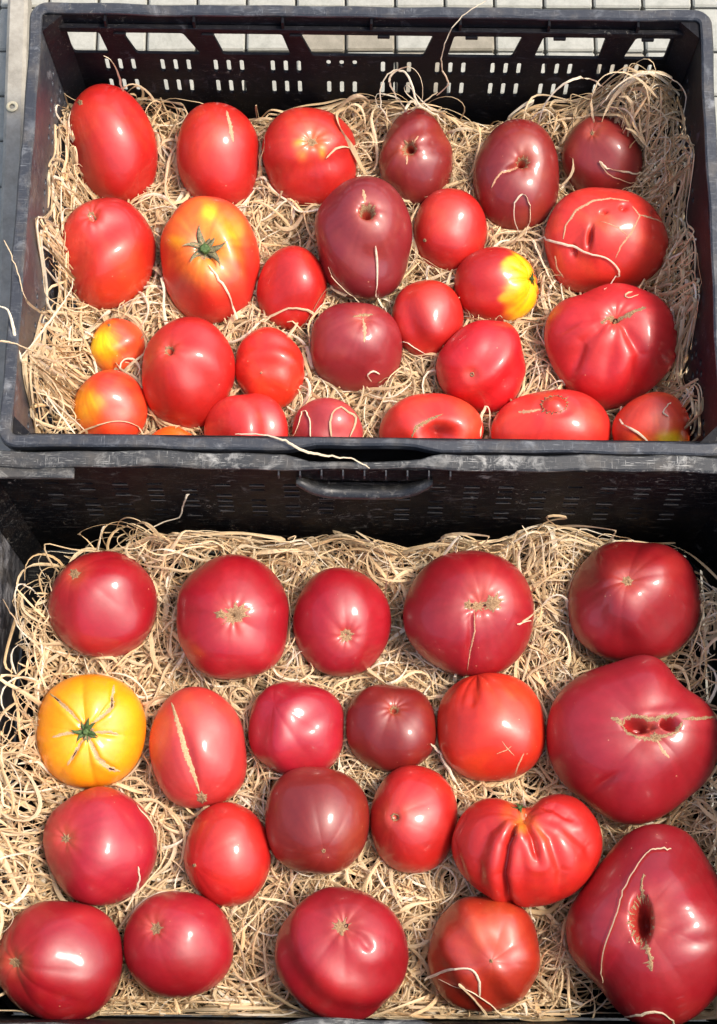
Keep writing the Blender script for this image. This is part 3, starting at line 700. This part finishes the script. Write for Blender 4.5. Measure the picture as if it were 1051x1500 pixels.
t = T(134, 1071, 81, 84, 0, stem=(126, 1072), seed=36, dimple=(.10, .4), lobes=(6, .06, 1.5, .6), sup=2.08, noise=.01,
    grooves=[([(118, 1060), (100, 1040), (78, 1020)], 3, 3), ([(135, 1060), (155, 1045), (166, 1030), (164, 1005)], 3, 3), ([(138, 1074), (175, 1078)], 3, 2), ([(132, 1085), (145, 1112), (170, 1126)], 3, 3), ([(120, 1085), (100, 1122)], 3, 3), ([(114, 1074), (78, 1078)], 3, 2)]).build((250, 160, 0),
    'yellow tomato with pale cracks radiating from a green stalk, in the near crate', GN, nth=110, nph=170)
for k, (pp, w) in enumerate((([(117, 1058), (103, 1042), (88, 1028), (76, 1018)], 5), ([(134, 1060), (152, 1047), (163, 1038), (166, 1006)], 6), ([(137, 1073), (160, 1072), (174, 1076)], 5), ([(132, 1084), (142, 1108), (158, 1122), (174, 1127)], 7), ([(121, 1084), (112, 1100), (100, 1120)], 5), ([(115, 1073), (98, 1074), (77, 1080)], 5))):
    t.crack(pp, w * .9, mat=M_tan, seed=k)
    if k in (0, 1, 3, 4): t.crack([pp[-2], ((pp[-2][0] + pp[-1][0]) / 2, (pp[-2][1] + pp[-1][1]) / 2)], 2.5, name='split', mat=M_hollow, seed=k + 9, lift=.0006)
t.calyx(126, 1072, 20, 8, True, .5, seed=6); t.patch(126, 1072, 0, 15, 9, .5, mat=M_scar)
t = T(290, 1097, 72, 87, 8, stem=(295, 1170), seed=37, dimple=(.0, .3), sup=2.15, grooves=[([(258, 1040), (275, 1100), (292, 1165)], 8, 3)]).build((186, 54, 50), 'pinkish red oval tomato with a long tan scar, right of the yellow one', GN, spots=[(290, 1030, 45, (214, 64, 48), .6), (340, 1140, 40, RED, .5)])
t.crack([(252, 1030), (260, 1058), (270, 1095), (282, 1130), (292, 1160)], 7.5, jag=.25, mat=M_tan); t.patch(296, 1168, 0, 9, 6, .5)
t = T(435, 1068, 70, 70, 0, stem=(400, 1030), seed=38, dimple=(0, .3), sup=2.3).build((162, 18, 36), 'smooth crimson pink tomato without a scar, right of the long scarred oval one', GN)
t = T(573, 1065, 67, 64, 0, stem=(578, 1034), seed=39, dimple=(.06, .3), sup=2.4, dents=[(579, 1035, 6, 6, 0, 11, 3)]).build((118, 20, 14), 'brownish dark red tomato with small star shaped pit, middle of near crate', GN)
t.patch(579, 1035, 5, 7.5, 9, .7)
t = T(720, 1066, 79, 80, 0, stem=(700, 990), seed=40, dimple=(.0, .25), sup=2.2, lobes=(9, .03, 1.0, .4), grooves=[([(700, 988), (692, 1010), (690, 1040)], 7, 3)]).build((194, 38, 16), 'orange red tomato with fine scratches, left of the biggest crimson one in the near crate', GN, spots=[(750, 1020, 45, (222, 64, 22), .7)])
t.crack([(735, 1085), (742, 1095), (752, 1105)], 1.6, mat=M_paler, name='scratch'); t.crack([(728, 1105), (742, 1098), (748, 1092)], 1.3, mat=M_paler, name='scratch'); t.crack([(764, 1101), (758, 1120), (755, 1135)], 2, mat=M_paler, name='scratch')
t = T(930, 1087, 126, 124, 0, out=[(0, 124), (15, 124), (27, 119), (40, 108), (52, 104), (62, 112), (72, 125), (85, 127), (97, 118), (110, 116), (125, 122), (140, 128), (155, 132), (170, 131), (185, 130), (200, 125), (215, 118), (230, 112), (243, 116), (255, 122), (268, 124), (280, 122), (295, 115), (310, 112), (325, 117), (340, 122), (350, 124)],
    stem=(955, 1068), seed=41, z=.034, D=.78, dimple=(.05, .35), dents=[(934, 1061, 20, 10, -8, 30, 4), (984, 1060, 11, 8, -20, 30, 4), (960, 1062, 5, 4, 0, 10, 2), (885, 1148, 26, 6, 35, 5, 2), (972, 1042, 40, 8, 0, -3, 2)], noise=.02).build((150, 18, 30),
    'biggest crimson tomato with two ragged holes, at the right edge of the near crate', GN, nth=128, nph=200)
t.crack([(912, 1058), (914, 1050), (930, 1046), (955, 1052), (972, 1050), (992, 1048)], 5, jag=.7); t.crack([(910, 1060), (918, 1072), (935, 1080), (955, 1082), (975, 1078), (992, 1072), (998, 1058)], 5, jag=.7, seed=2); t.crack([(997, 1054), (1020, 1055), (1046, 1051)], 4, jag=.5, seed=3); t.patch(962, 1080, 0, 8, 6, .8); t.crack([(964, 1084), (970, 1098), (980, 1110)], 4, mat=M_paler); t.crack([(895, 1052), (903, 1052), (911, 1060)], 7, jag=.6)
t = T(148, 1242, 83, 87, 0, stem=(95, 1228), seed=42, dimple=(.05, .25), sup=2.1, out=[(0, 82), (30, 82), (60, 84), (90, 87), (110, 84), (130, 84), (150, 86), (180, 83), (210, 82), (240, 85), (270, 86), (300, 84), (330, 82)]).build((156, 16, 34), 'crimson tomato with a pale star scar at its left, below the yellow one', GN)
t.patch(95, 1228, 0, 6.5, 7, 1.3)
t = T(334, 1252, 64, 76, 3, stem=(287, 1267), seed=43, dimple=(-.02, .1)).build((184, 18, 14), 'bright red tomato with a tiny nub at its left, below the long scarred one', GN, spots=[(335, 1225, 40, LRED, .5)])
t.patch(287, 1267, 0, 3, 5, .5)
t = T(465, 1201, 77, 79, 0, stem=(474, 1244), seed=44, z=.022, dimple=(.02, .15), sup=2.3).build((124, 28, 18), 'brownish maroon tomato with dot scar low on it, middle of near crate', GN)
t.patch(474, 1244, .8, 3.2, 6, .5)
t = T(607, 1200, 64, 79, -2, stem=(580, 1197), seed=45, dimple=(.03, .2), sup=2.2, dents=[(581, 1198, 3.5, 3.5, 0, 6, 2)]).build((180, 26, 18), 'red tomato with a small round pit, directly left of the ribbed one', GN)
t.patch(580, 1197, 3, 6, 8, .5)
t = T(772, 1243, 110, 85, 0, out=[(0, 110), (15, 112), (30, 108), (42, 106), (55, 98), (66, 88), (76, 72), (86, 54), (94, 50), (104, 62), (114, 78), (125, 92), (140, 103), (155, 108), (170, 111), (185, 109), (200, 102), (215, 94), (235, 88), (252, 85), (262, 82), (272, 86), (290, 87), (308, 92), (325, 98), (342, 104)],
    stem=(763, 1200), seed=46, z=.034, D=.85, dimple=(.13, .22), noise=.008,
    grooves=[([(758, 1203), (743, 1240), (737, 1280), (743, 1312), (754, 1332)], 6, 13), ([(768, 1206), (780, 1230), (788, 1262)], 5, 8), ([(776, 1202), (806, 1228), (822, 1275), (818, 1315)], 8, 5), ([(782, 1194), (820, 1205), (860, 1240), (866, 1270)], 9, 4), ([(755, 1206), (750, 1226)], 4, 6), ([(788, 1182), (812, 1184), (842, 1204)], 5, 5), ([(752, 1200), (715, 1215), (700, 1260), (708, 1300)], 10, 3.5), ([(690, 1180), (666, 1230), (688, 1290), (735, 1324)], 2.2, 1.4)]).build((184, 28, 18),
    'deeply ribbed red tomato with folds meeting at a greenish stalk end, in the near crate', GN, nth=150, nph=230, spots=[(764, 1206, (10, 14, 0), (236, 128, 20), .9, 3), (788, 1215, (6, 22, 30), (226, 90, 24), .6), (745, 1185, (9, 22, -20), (226, 90, 24), .6)])
t.calyx(763, 1192, 13, 6, True, .5, seed=9)
t = T(89, 1409, 92, 89, 0, stem=(18, 1410), seed=47, dimple=(.04, .2), sup=2.15).build((146, 10, 24), 'large crimson tomato with scar at far left, front left corner of near crate', GN)
t.patch(18, 1410, 0, 9, 7, .6)
t = T(262, 1383, 81, 79, 0, stem=(225, 1358), seed=48, dimple=(.07, .25), sup=2.15).build((156, 16, 30), 'crimson tomato with tan scar at upper left, second at the near crate front', GN)
t.patch(226, 1358, 0, 10, 6, .8)
t = T(502, 1397, 97, 98, 0, out=[(0, 97), (20, 97), (40, 96), (60, 94), (80, 97), (90, 98), (105, 99), (120, 96), (140, 97), (160, 98), (180, 96), (200, 96), (220, 95), (240, 97), (270, 100), (290, 100), (310, 96), (335, 96)],
    stem=(505, 1355), seed=49, z=.026, dimple=(.10, .28), grooves=[([(512, 1362), (530, 1375), (545, 1395)], 7, 3)]).build((150, 12, 26), 'large crimson tomato with sunken tan scar, in the front middle of the near crate', GN, nth=84)
t.patch(500, 1355, 0, 13, 8, .9, asp=.8); t.hollow(508, 1354, 3); t.crack([(500, 1360), (502, 1370)], 5)
t = T(710, 1398, 82, 86, 0, stem=(719, 1407), seed=50, dimple=(.02, .15), sup=2.2).build((160, 40, 18), 'orange brown tomato with curled straw on its front, below the ribbed one', GN, spots=[(700, 1345, 40, (200, 64, 30), .5)])
t.patch(719, 1407, 0, 3, 7, .8)
t = T(955, 1362, 130, 150, 0, out=[(0, 125), (15, 126), (30, 124), (45, 128), (58, 140), (70, 156), (82, 158), (95, 154), (108, 140), (122, 124), (140, 116), (155, 121), (170, 129), (182, 130), (195, 130), (208, 122), (220, 112), (232, 112), (245, 122), (258, 134), (270, 141), (285, 143), (300, 138), (315, 132), (330, 128), (345, 126)],
    stem=(940, 1348), seed=51, z=.036, D=.72, dimple=(.05, .3), dents=[(940, 1348, 14, 32, 2, 48, 5), (1000, 1330, 22, 18, 0, -5, 2), (985, 1357, 30, 10, 30, 3, 2), (1020, 1378, 30, 11, 10, 3, 2), (985, 1290, 30, 24, 0, -4, 2)], noise=.02).build((144, 14, 26),
    'huge lumpy crimson tomato with an open oval hole edged in ragged tan', GN, nth=150, nph=200)
t.patch(940, 1348, 15, 18, 14, .35, asp=2.1, ang=0); t.crack([(946, 1380), (952, 1398), (955, 1418)], 8, jag=.9); t.crack([(942, 1316), (941, 1302), (944, 1285)], 4, jag=.8)

# ------------------------------------------------------------------ wood wool
def ribbons(P, width, thick, seed, twist=1.3):
    """P (n, m, 3) centre lines -> thin three sided ribbons"""
    rg = np.random.default_rng(seed); n, m, _ = P.shape
    Tn = np.gradient(P, axis=1); Tn /= np.linalg.norm(Tn, axis=2, keepdims=True) + 1e-9
    up = np.array([0, 0, 1.]) + rg.normal(0, .5, (n, 1, 3)); sd_ = np.cross(Tn, up); sd_ /= np.linalg.norm(sd_, axis=2, keepdims=True) + 1e-9
    nn = np.cross(sd_, Tn); a = rg.uniform(-.7, .7, (n, 1)) + np.linspace(0, 1, m)[None] * rg.normal(0, twist, (n, 1)); ca, sa = np.cos(a)[..., None], np.sin(a)[..., None]
    w = sd_ * ca + nn * sa; h = -sd_ * sa + nn * ca
    tt = np.linspace(0, 1, m); env = np.clip(np.minimum(tt, 1 - tt) * 8 + .45, 0, 1)[None, :, None]
    wd = (width * env) * (1 + .25 * np.sin(tt[None, :, None] * 9 + rg.uniform(0, 6, (n, 1, 1))))
    V = np.stack([P - w * wd / 2, P + w * wd / 2, P + h * thick], 2).reshape(-1, 3)
    i = (np.arange(n)[:, None] * m + np.arange(m - 1)[None]).reshape(-1) * 3
    F = np.concatenate([np.stack([i + p, i + q, i + 3 + q, i + 3 + p], -1) for p, q in ((0, 2), (2, 1), (1, 0))])
    return V, F
def push_out(P, toms, k=1.0):
    sh = P.shape; P = P.reshape(-1, 3).copy()
    for _ in range(2):
        for s in toms:
            Q = P - s.C; m = (np.abs(Q[:, 0]) < s.Rm * 1.4) & (np.abs(Q[:, 1]) < s.Rm * 1.4)
            if not m.any(): continue
            q = Q[m]; L = q @ np.stack([s.u, s.v, s.n]).T; r = np.linalg.norm(L, axis=1) + 1e-9; d = L / r[:, None]; b = s.base(d) + .0012
            ins = r < b
            # slide out sideways first, so strands do not climb the tomato
            hz = q.copy(); hz[:, 2] = np.minimum(hz[:, 2], 0) * .5; hn = np.linalg.norm(hz, axis=1, keepdims=True) + 1e-9
            dd = (hz / hn) @ np.stack([s.u, s.v, s.n]).T; bb = s.base(dd) + .0012
            # solve |q + t*h| on the surface approximately
            newq = q.copy()
            need = (b - r) * 1.05
            newq += (hz / hn) * need[:, None] * 1.25
            L2 = newq @ np.stack([s.u, s.v, s.n]).T; r2 = np.linalg.norm(L2, axis=1); b2 = s.base(L2 / r2[:, None]) + .001
            fix = np.where((r2 < b2), b2 / r2, 1.)[:, None]; newq = newq * fix
            q = np.where(ins[:, None], newq, q); Pm = P[m]; P[m] = q + s.C
    return P.reshape(sh)
def duck(P, toms):
    """strands that would come out through the top of a tomato bend under it; at its flank they may lean on it"""
    sh = P.shape; P = P.reshape(-1, 3).copy()
    for s in toms:
        Q = P - s.C; m = (np.hypot(Q[:, 0], Q[:, 1]) < s.Rm * 1.3) & (Q[:, 2] > -s.D * .9)
        q = Q[m]; L = q @ np.stack([s.u, s.v, s.n]).T; r = np.linalg.norm(L, axis=1) + 1e-9; b = s.base(L / r[:, None])
        rel = r / b; low = -.25 * s.D; z = q[:, 2]
        q[:, 2] = np.where((rel < .9) & (z > low), low, z)
        out = (rel >= .9) & (rel < 1.02); q[out] *= (1.02 / rel[out])[:, None]
        P[m] = q + s.C
    return P.reshape(sh)
def bed(cen, rotz, w, d, tp, n, piles, voids, seed, toms, name, label, far):
    rg = np.random.default_rng(seed); mm = 17; step = rg.uniform(.0022, .0080, (n, 1))
    g = tp * .138 + .003
    hx, hy = w / 2 - g, d / 2 - g
    x0 = rg.uniform(-hx, hx, n); y0 = rg.uniform(-hy, hy, n)
    hd = rg.uniform(0, 2 * math.pi, n); kap = rg.normal(0, 16, n) ; X = np.zeros((n, mm)); Y = np.zeros((n, mm))
    X[:, 0] = x0; Y[:, 0] = y0; kk = kap.copy()
    for i in range(1, mm):
        kk = kk * .86 + rg.normal(0, 26, n) * .8; kink = rg.random(n) < .03; hd = hd + kk * step[:, 0] + np.where(kink, rg.normal(0, 1.2, n), 0)
        X[:, i] = X[:, i - 1] + np.cos(hd) * step[:, 0]; Y[:, i] = Y[:, i - 1] + np.sin(hd) * step[:, 0]
    mgx = rg.uniform(0, 1, (n, 1)) ** 2 * .014; X = np.clip(X, -hx + mgx, hx - mgx); mgy = mgx + .006 * (1 + np.sin(X * 31 + seed) + .7 * np.sin(X * 67)) * (Y > 0); Y = np.clip(Y, -hy + mgx, hy - mgy)
    c, s_ = math.cos(rotz), math.sin(rotz); WX = cen[0] + c * X - s_ * Y; WY = cen[1] + s_ * X + c * Y
    z = np.full((n, mm), ZS) + .005 * np.sin(WX * 37 + 1) * np.sin(WY * 41 + 2) + .004 * np.sin(WX * 83 + WY * 71)
    for (px, py, rx, ry, hgt) in piles:
        q = at(px, py, ZS + hgt * .5); z += hgt * np.exp(-((WX - q[0]) / rx) ** 2 - ((WY - q[1]) / ry) ** 2)
    if far:
        for sx, hh in ((-1, .080), (1, .075)):
            e = (hx - sx * X); z += hh * 1.15 * np.clip((hy - Y - .02) / .08, 0, 1) * np.exp(-(e / .013) ** 1.5) * (.8 + .25 * np.sin(WY * 47 + sx) + .15 * np.sin(WY * 90)) ; X_ = sx * .0065 * np.exp(-(e / .012) ** 2); WX += X_ * c; WY += X_ * s_
    else:
        for sx, hh in ((-1, .035), (1, .02)):
            e = (hx - sx * X); z += hh * np.exp(-(e / .03) ** 1.6) * (.8 + .3 * np.sin(WY * 47 + sx))
    dep = rg.random((n, 1)) ** 1.3 * .032 - .005; z = z - dep + .0045 * np.sin(np.linspace(0, 1, mm)[None] * rg.uniform(2, 7, (n, 1)) + rg.uniform(0, 6, (n, 1))) 
    edge = (Y.max(1, keepdims=True) > hy - .035) & (rg.random((n, 1)) < .13); z = z + edge * np.sin(np.linspace(0, math.pi * 1.15, mm))[None] * rg.uniform(.012, .034, (n, 1))
    wild = rg.random((n, 1)) < .08; z = z + wild * np.sin(np.linspace(0, math.pi, mm))[None] * rg.uniform(.004, .020, (n, 1))
    P = duck(np.stack([WX, WY, z], -1), toms)
    keep = np.ones(n, bool)
    for (vx, vy, va, vb) in voids:
        for k_ in (0, mm // 2, mm - 1):
            qx, qy = pix(P[:, k_]); keep &= ((qx - vx) / va) ** 2 + ((qy - vy) / vb) ** 2 > 1 - .35 * rg.random(n)
    P = P[keep]; n = len(P)
    # soften the corners that pushing made
    for _ in range(1): P[:, 1:-1] = P[:, 1:-1] * .5 + (P[:, :-2] + P[:, 2:]) * .25
    P = duck(P, toms)
    V, F = ribbons(P, (.0010 + .0018 * rg.random((n, 1, 1)) ** 1.5 + .0014 * (rg.random((n, 1, 1)) < .08)), .0004, seed)
    me = fast_mesh(name, V, F, False)
    u = rg.random((n, 1)); a = np.array([.95, .80, .55]); b = np.array([.82, .61, .34]); cc = a * (1 - u) + b * u; cc = cc * rg.uniform(.72, 1.1, (n, 1))
    hi = rg.random((n, 1)) < .12; cc = np.where(hi, np.array([.92, .84, .68]), cc)
    set_col(me, 'tint', np.repeat(cc, mm * 3, axis=0)); o = link(name, me, M_straw); tag(o, label, 'wood wool', None, 'stuff'); return P
far_t = [t for t in TL if t.cy < 700]; near_t = [t for t in TL if t.cy > 700]
LF_ = [(62, 260, .028, .06, .020), (55, 600, .036, .05, .025), (930, 150, .042, .035, .075), (975, 300, .022, .09, .015), (610, 170, .04, .018, .018), (80, 190, .03, .03, .03)]
VF_ = [(64, 170, 26, 26), (72, 420, 12, 34), (1045, 620, 22, 60), (1008, 650, 26, 60), (700, 168, 46, 14), (330, 165, 80, 12)]
VN_ = [(-12, 930, 38, 170), (20, 790, 78, 72), (1040, 800, 50, 60), (1056, 1030, 16, 110), (20, 1490, 46, 60), (905, 1480, 40, 22), (590, 785, 70, 16), (470, 775, 60, 12), (130, 790, 60, 18)]
LN_ = [(30, 1000, .025, .10, .045), (10, 1230, .025, .10, .045), (260, 790, .07, .03, .030), (800, 900, .03, .06, .022), (700, 800, .09, .02, .018), (1040, 1000, .025, .2, .03), (860, 1430, .04, .04, .012)]
bed(far_c, FROT, far_w, far_d, .05, 7600, LF_, VF_, 11, far_t, 'wood_wool', 'curly pale wood wool bedding in the far crate', True)
bed(near_c, NROT, near_w, near_d, .07, 8400, LN_, VN_, 12, near_t, 'wood_wool', 'curly pale wood wool bedding in the near crate', False)

# ------------------------------------------------------------------ loose strands one can tell apart
def first_hit(px, py, default_z):
    best = None
    P = at(px, py, default_z)
    r = rays(px, py)
    bt = np.linalg.norm(P - CP)
    for s in TL:
        if abs(px - s.cx) > 170 or abs(py - s.cy) > 190: continue
        d = r; t = (s.n @ (s.C - CP)) / (d @ s.n); Q = CP + d * t - s.C; a, b = Q @ s.u, Q @ s.v
        phi = math.atan2(b, a); Rr = np.interp(phi, s.ta, s.tr)
        if math.hypot(a, b) < Rr * .985:
            dd = s.dirs(np.array([float(px)]), np.array([float(py)])); V, *_ = s.surf(dd); dist = np.linalg.norm(V[0] - CP)
            if dist < bt: bt = dist; P = V[0]
    return P
def cat(P, n):
    P = np.array(P); out = []
    k = len(P); u = np.linspace(0, k - 1, n)
    for x in u:
        i = min(int(x), k - 2); t = x - i; p0 = P[max(i - 1, 0)]; p1 = P[i]; p2 = P[i + 1]; p3 = P[min(i + 2, k - 1)]
        out.append(.5 * (2 * p1 + (p2 - p0) * t + (2 * p0 - 5 * p1 + 4 * p2 - p3) * t * t + (3 * p1 - p0 - 3 * p2 + p3) * t ** 3))
    return np.array(out)
def strand(pts, label, w=.0019, z=None, tint=(.88, .76, .55), seed=0):
    """pts: (x, y) lies on what is below; (x, y, h) stands h metres above the rim level"""
    n = max(14, int(sum(math.dist(a[:2], b[:2]) for a, b in zip(pts[:-1], pts[1:])) / 5))
    rj = np.random.default_rng(seed + 900); raw = cat([p[:2] for p in pts], n); raw[1:-1] += np.where(rj.random((n - 2, 1)) < .35, rj.normal(0, .8, (n - 2, 2)), 0); hs = np.interp(np.linspace(0, len(pts) - 1, n), range(len(pts)), [p[2] if len(p) > 2 else 9 for p in pts]) 
    P = []
    for (x, y), h in zip(raw, hs):
        if all(len(p) > 2 for p in pts): P.append(at(x, y, RIM + h))
        else:
            q = first_hit(x, y, ZS + .012); v = CP - q; P.append(q + v / np.linalg.norm(v) * .0022)
    P = np.array(P); 
    for _ in range(3):
        Q = P.copy(); Q[1:-1] = P[1:-1] * .5 + (P[:-2] + P[2:]) * .25; P[:, 2] = np.maximum(P[:, 2] - .0012, Q[:, 2]); P[:, :2] = P[:, :2]
    V, F = ribbons(P[None], np.array([[[w]]]), .0005, seed, .8)
    c = P.mean(0); me = fast_mesh('straw_strand', V - c, F, False); set_col(me, 'tint', np.tile(tint, (len(V), 1)))
    o = link('straw_strand', me, M_straw); o.location = tuple(c); tag(o, label, 'straw', 'loose straw strands'); return o
ST_ = [
 ([(712, 2, .035), (690, 14, .03), (664, 40, .02), (650, 72, .0), (648, 100, -.03), (657, 122, -.06), (640, 140, -.09)], 'long pale strand rising over the back rim of the far crate'),
 ([(6, 352, .02), (18, 375, .012), (28, 405, .004), (38, 438, -.005), (56, 455, -.04), (76, 464, -.06), (96, 468, -.075)], 'pale strand bent over the left wall of the far crate, upper of the three'),
 ([(0, 449, .01), (12, 455, .008), (20, 480, .004), (30, 525, -.01), (55, 560, -.05), (80, 595, -.07), (112, 638, -.08)], 'long pale strand curving from outside the left rim down into the far crate'),
 ([(107, 408, -.05), (104, 425, -.04), (85, 455, -.03), (55, 495, -.02), (26, 529, -.01)], 'straight pale strand sticking out towards the left rim of the far crate'),
 ([(0, 500, .01), (20, 502, .006), (45, 512, -.01), (65, 525, -.05), (85, 530, -.07), (105, 526, -.08)], 'pale strand lying across the left rim of the far crate, lowest of the three'),
 ([(575, 185, -.12), (560, 160, -.10), (558, 130, -.08), (570, 108, -.07), (592, 104, -.065), (604, 125, -.07), (612, 150, -.08), (640, 170, -.10), (655, 182, -.11)], 'looped strand standing up behind the dark egg shaped tomato in the far crate'),
 ([(600, 165, -.11), (580, 140, -.09), (572, 112, -.07), (600, 98, -.06), (618, 120, -.07), (612, 155, -.10), (560, 172, -.12)], 'round curl of straw against the back wall of the far crate'),
 ([(642, 135, -.08), (620, 150, -.085), (600, 165, -.10), (570, 170, -.12)], 'short strand leaning right of the curl at the back wall of the far crate'),
 ([(768, 350), (756, 330), (754, 300), (764, 283), (774, 292), (776, 320), (770, 345)], 'hairpin loop of straw below the dark tomato with a groove'),
 ([(878, 236), (890, 246), (920, 252), (948, 258), (968, 285)], 'pale strand across the dark tomato in the back right corner, upper of the pair'),
 ([(878, 237), (890, 254), (915, 264), (940, 275), (955, 298), (970, 318)], 'pale strand across the dark tomato in the back right corner, lower of the pair'),
 ([(784, 352), (800, 350), (825, 358), (855, 370), (885, 376), (903, 390), (907, 405), (885, 422)], 'thick strand lying across the wide light red dented tomato'),
 ([(780, 350), (790, 372), (800, 395), (815, 425)], 'strand running down between the yellow ended tomato and the dented one'),
 ([(975, 420), (968, 406), (955, 408), (946, 424), (932, 434), (920, 436), (918, 430), (935, 425), (950, 412)], 'folded strand on top of the large pleated tomato'),
 ([(906, 598), (912, 616), (918, 624), (934, 632), (948, 648), (957, 664)], 'bent strand lying over the pointed tomato in the front right corner of the far crate'),
 ([(983, 590), (972, 602), (980, 610)], 'short hooked strand at the top of the pointed front right tomato'),
 ([(108, 642), (130, 628), (160, 618), (188, 618), (205, 628), (216, 648)], 'strand arching over the yellow sided tomato at the front left of the far crate'),
 ([(176, 540), (180, 528), (195, 526), (205, 540), (200, 552)], 'little curl beside the smallest half yellow tomato'),
 ([(345, 636, -.004), (385, 637, .004), (415, 645, .005), (445, 660, .004), (480, 668, .003), (515, 672, .003), (542, 686, .002)], 'long strand lying over the front rim of the far crate'),
 ([(478, 232), (490, 219), (508, 214), (532, 219), (545, 236)], 'strand resting on the right of the orange spotted tomato in the far crate'),
 ([(550, 360), (554, 385), (552, 412), (550, 428), (558, 445), (566, 458)], 'strand hanging down the front of the largest dark maroon tomato'),
 ([(479, 393), (486, 408), (505, 424), (526, 443)], 'thin strand at the lower left of the largest dark maroon tomato'),
 ([(386, 472), (400, 462), (425, 452), (448, 454), (462, 462)], 'strand across the bottom of the plain red tomato left of the large dark one'),
 ([(306, 388), (322, 408), (336, 432), (342, 450), (348, 468)], 'strand running down from the dried calyx of the orange topped tomato'),
 ([(428, 640), (438, 610), (446, 600), (452, 615), (456, 640)], 'thin arch of straw left of the dull pinkish tomato at the front rim'),
 ([(486, 640), (484, 615), (492, 602), (506, 604), (520, 615), (512, 640)], 'curled strand on the dull pinkish tomato at the front rim'),
 ([(545, 560), (540, 552), (548, 545), (558, 550)], 'tiny hook of straw at the bottom of the dark pinkish maroon tomato'),
 ([(704, 640), (706, 612), (712, 598), (718, 604), (718, 640)], 'narrow loop between the two big tomatoes at the front rim of the far crate'),
 ([(984, 1241), (965, 1242), (952, 1246), (938, 1265), (922, 1295), (912, 1325), (900, 1355), (888, 1385), (884, 1410), (887, 1436)], 'long curved strand lying on the huge lumpy tomato with an oval hole'),
 ([(622, 1436), (645, 1425), (670, 1418), (692, 1419), (702, 1435), (703, 1460)], 'thin arch of straw on the orange brown tomato in the near crate'),
 ([(640, 1436), (665, 1448), (690, 1450), (712, 1468), (735, 1488)], 'thick strand across the bottom of the orange brown tomato'),
 ([(673, 1440), (690, 1458), (715, 1490)], 'short thick strand beside the bottom of the orange brown tomato'),
 ([(628, 1088), (640, 1098), (652, 1118), (668, 1146)], 'short strand leaning between the brownish and the orange red tomato'),
 ([(756, 914), (775, 908), (792, 912), (805, 922)], 'forked strand touching the right side of the large jagged scarred tomato, lower fork'),
 ([(762, 912), (780, 895), (784, 878), (800, 895)], 'forked strand touching the right side of the large jagged scarred tomato, upper fork'),
 ([(282, 720, -.06), (272, 728, -.06), (268, 745, -.09), (262, 758, -.105), (240, 765, -.115), (215, 778, -.122), (185, 792, -.13)], 'crooked strand standing up at the back wall of the near crate'),
 ([(766, 1158), (768, 1175), (771, 1198)], 'short straight strand stuck in the top of the ribbed tomato'),
 ([(190, 1163), (200, 1182), (216, 1200), (226, 1220), (232, 1246), (228, 1268)], 'strand curving round the right side of the crimson tomato with a star scar'),
 ([(200, 1268), (203, 1290), (196, 1312), (184, 1335)], 'strand between the two crimson tomatoes at the front left of the near crate'),
 ([(915, 1484), (940, 1478), (965, 1476), (980, 1486), (990, 1500)], 'strand at the foot of the huge lumpy tomato'),
 ([(5, 878, -.03), (18, 900, -.05), (40, 930, -.08), (62, 955, -.09)], 'pale strand leaning on the left wall of the near crate'),
 ([(50, 960, -.09), (30, 920, -.07), (22, 875, -.05), (30, 855, -.05), (55, 870, -.07), (75, 905, -.09)], 'tall loop of straw in the back left of the near crate'),
 ([(765, 850, -.11), (760, 815, -.09), (772, 785, -.06), (765, 770, -.05)], 'strand standing up right of the large jagged scarred tomato'),
 ([(800, 850, -.10), (798, 800, -.08), (830, 790, -.07), (870, 800, -.09)], 'bent strand between the two large tomatoes at the back right of the near crate'),
 ([(640, 830, -.11), (660, 800, -.08), (675, 785, -.07), (668, 810, -.09), (700, 800, -.10)], 'folded strand behind the large jagged scarred tomato'),
 ([(880, 155, -.07), (905, 125, -.05), (945, 105, -.04), (985, 115, -.045), (1005, 140, -.06), (1000, 175, -.08)], 'big arch of straw on the pile in the back right corner of the far crate'),
 ([(870, 180, -.08), (868, 140, -.05), (890, 108, -.04), (930, 112, -.045), (965, 145, -.06)], 'second arch of straw on the pile in the back right corner, nearer its left side'),
 ([(788, 185, -.11), (800, 150, -.08), (830, 120, -.06), (862, 115, -.06), (885, 128, -.07)], 'strand reaching left along the back wall from the back right pile'),
 ([(182, 140, -.10), (176, 115, -.07), (165, 90, -.03), (152, 82, -.02)], 'small strand hanging in a slot of the back wall behind the long egg shaped tomato'),
]
for k, (pp, lb) in enumerate(ST_): strand(pp, lb, w=.0016 + .0005 * ((k * 37) % 5) / 5, seed=k, tint=[(.90, .78, .58), (.80, .64, .42), (.93, .84, .66)][k % 3])
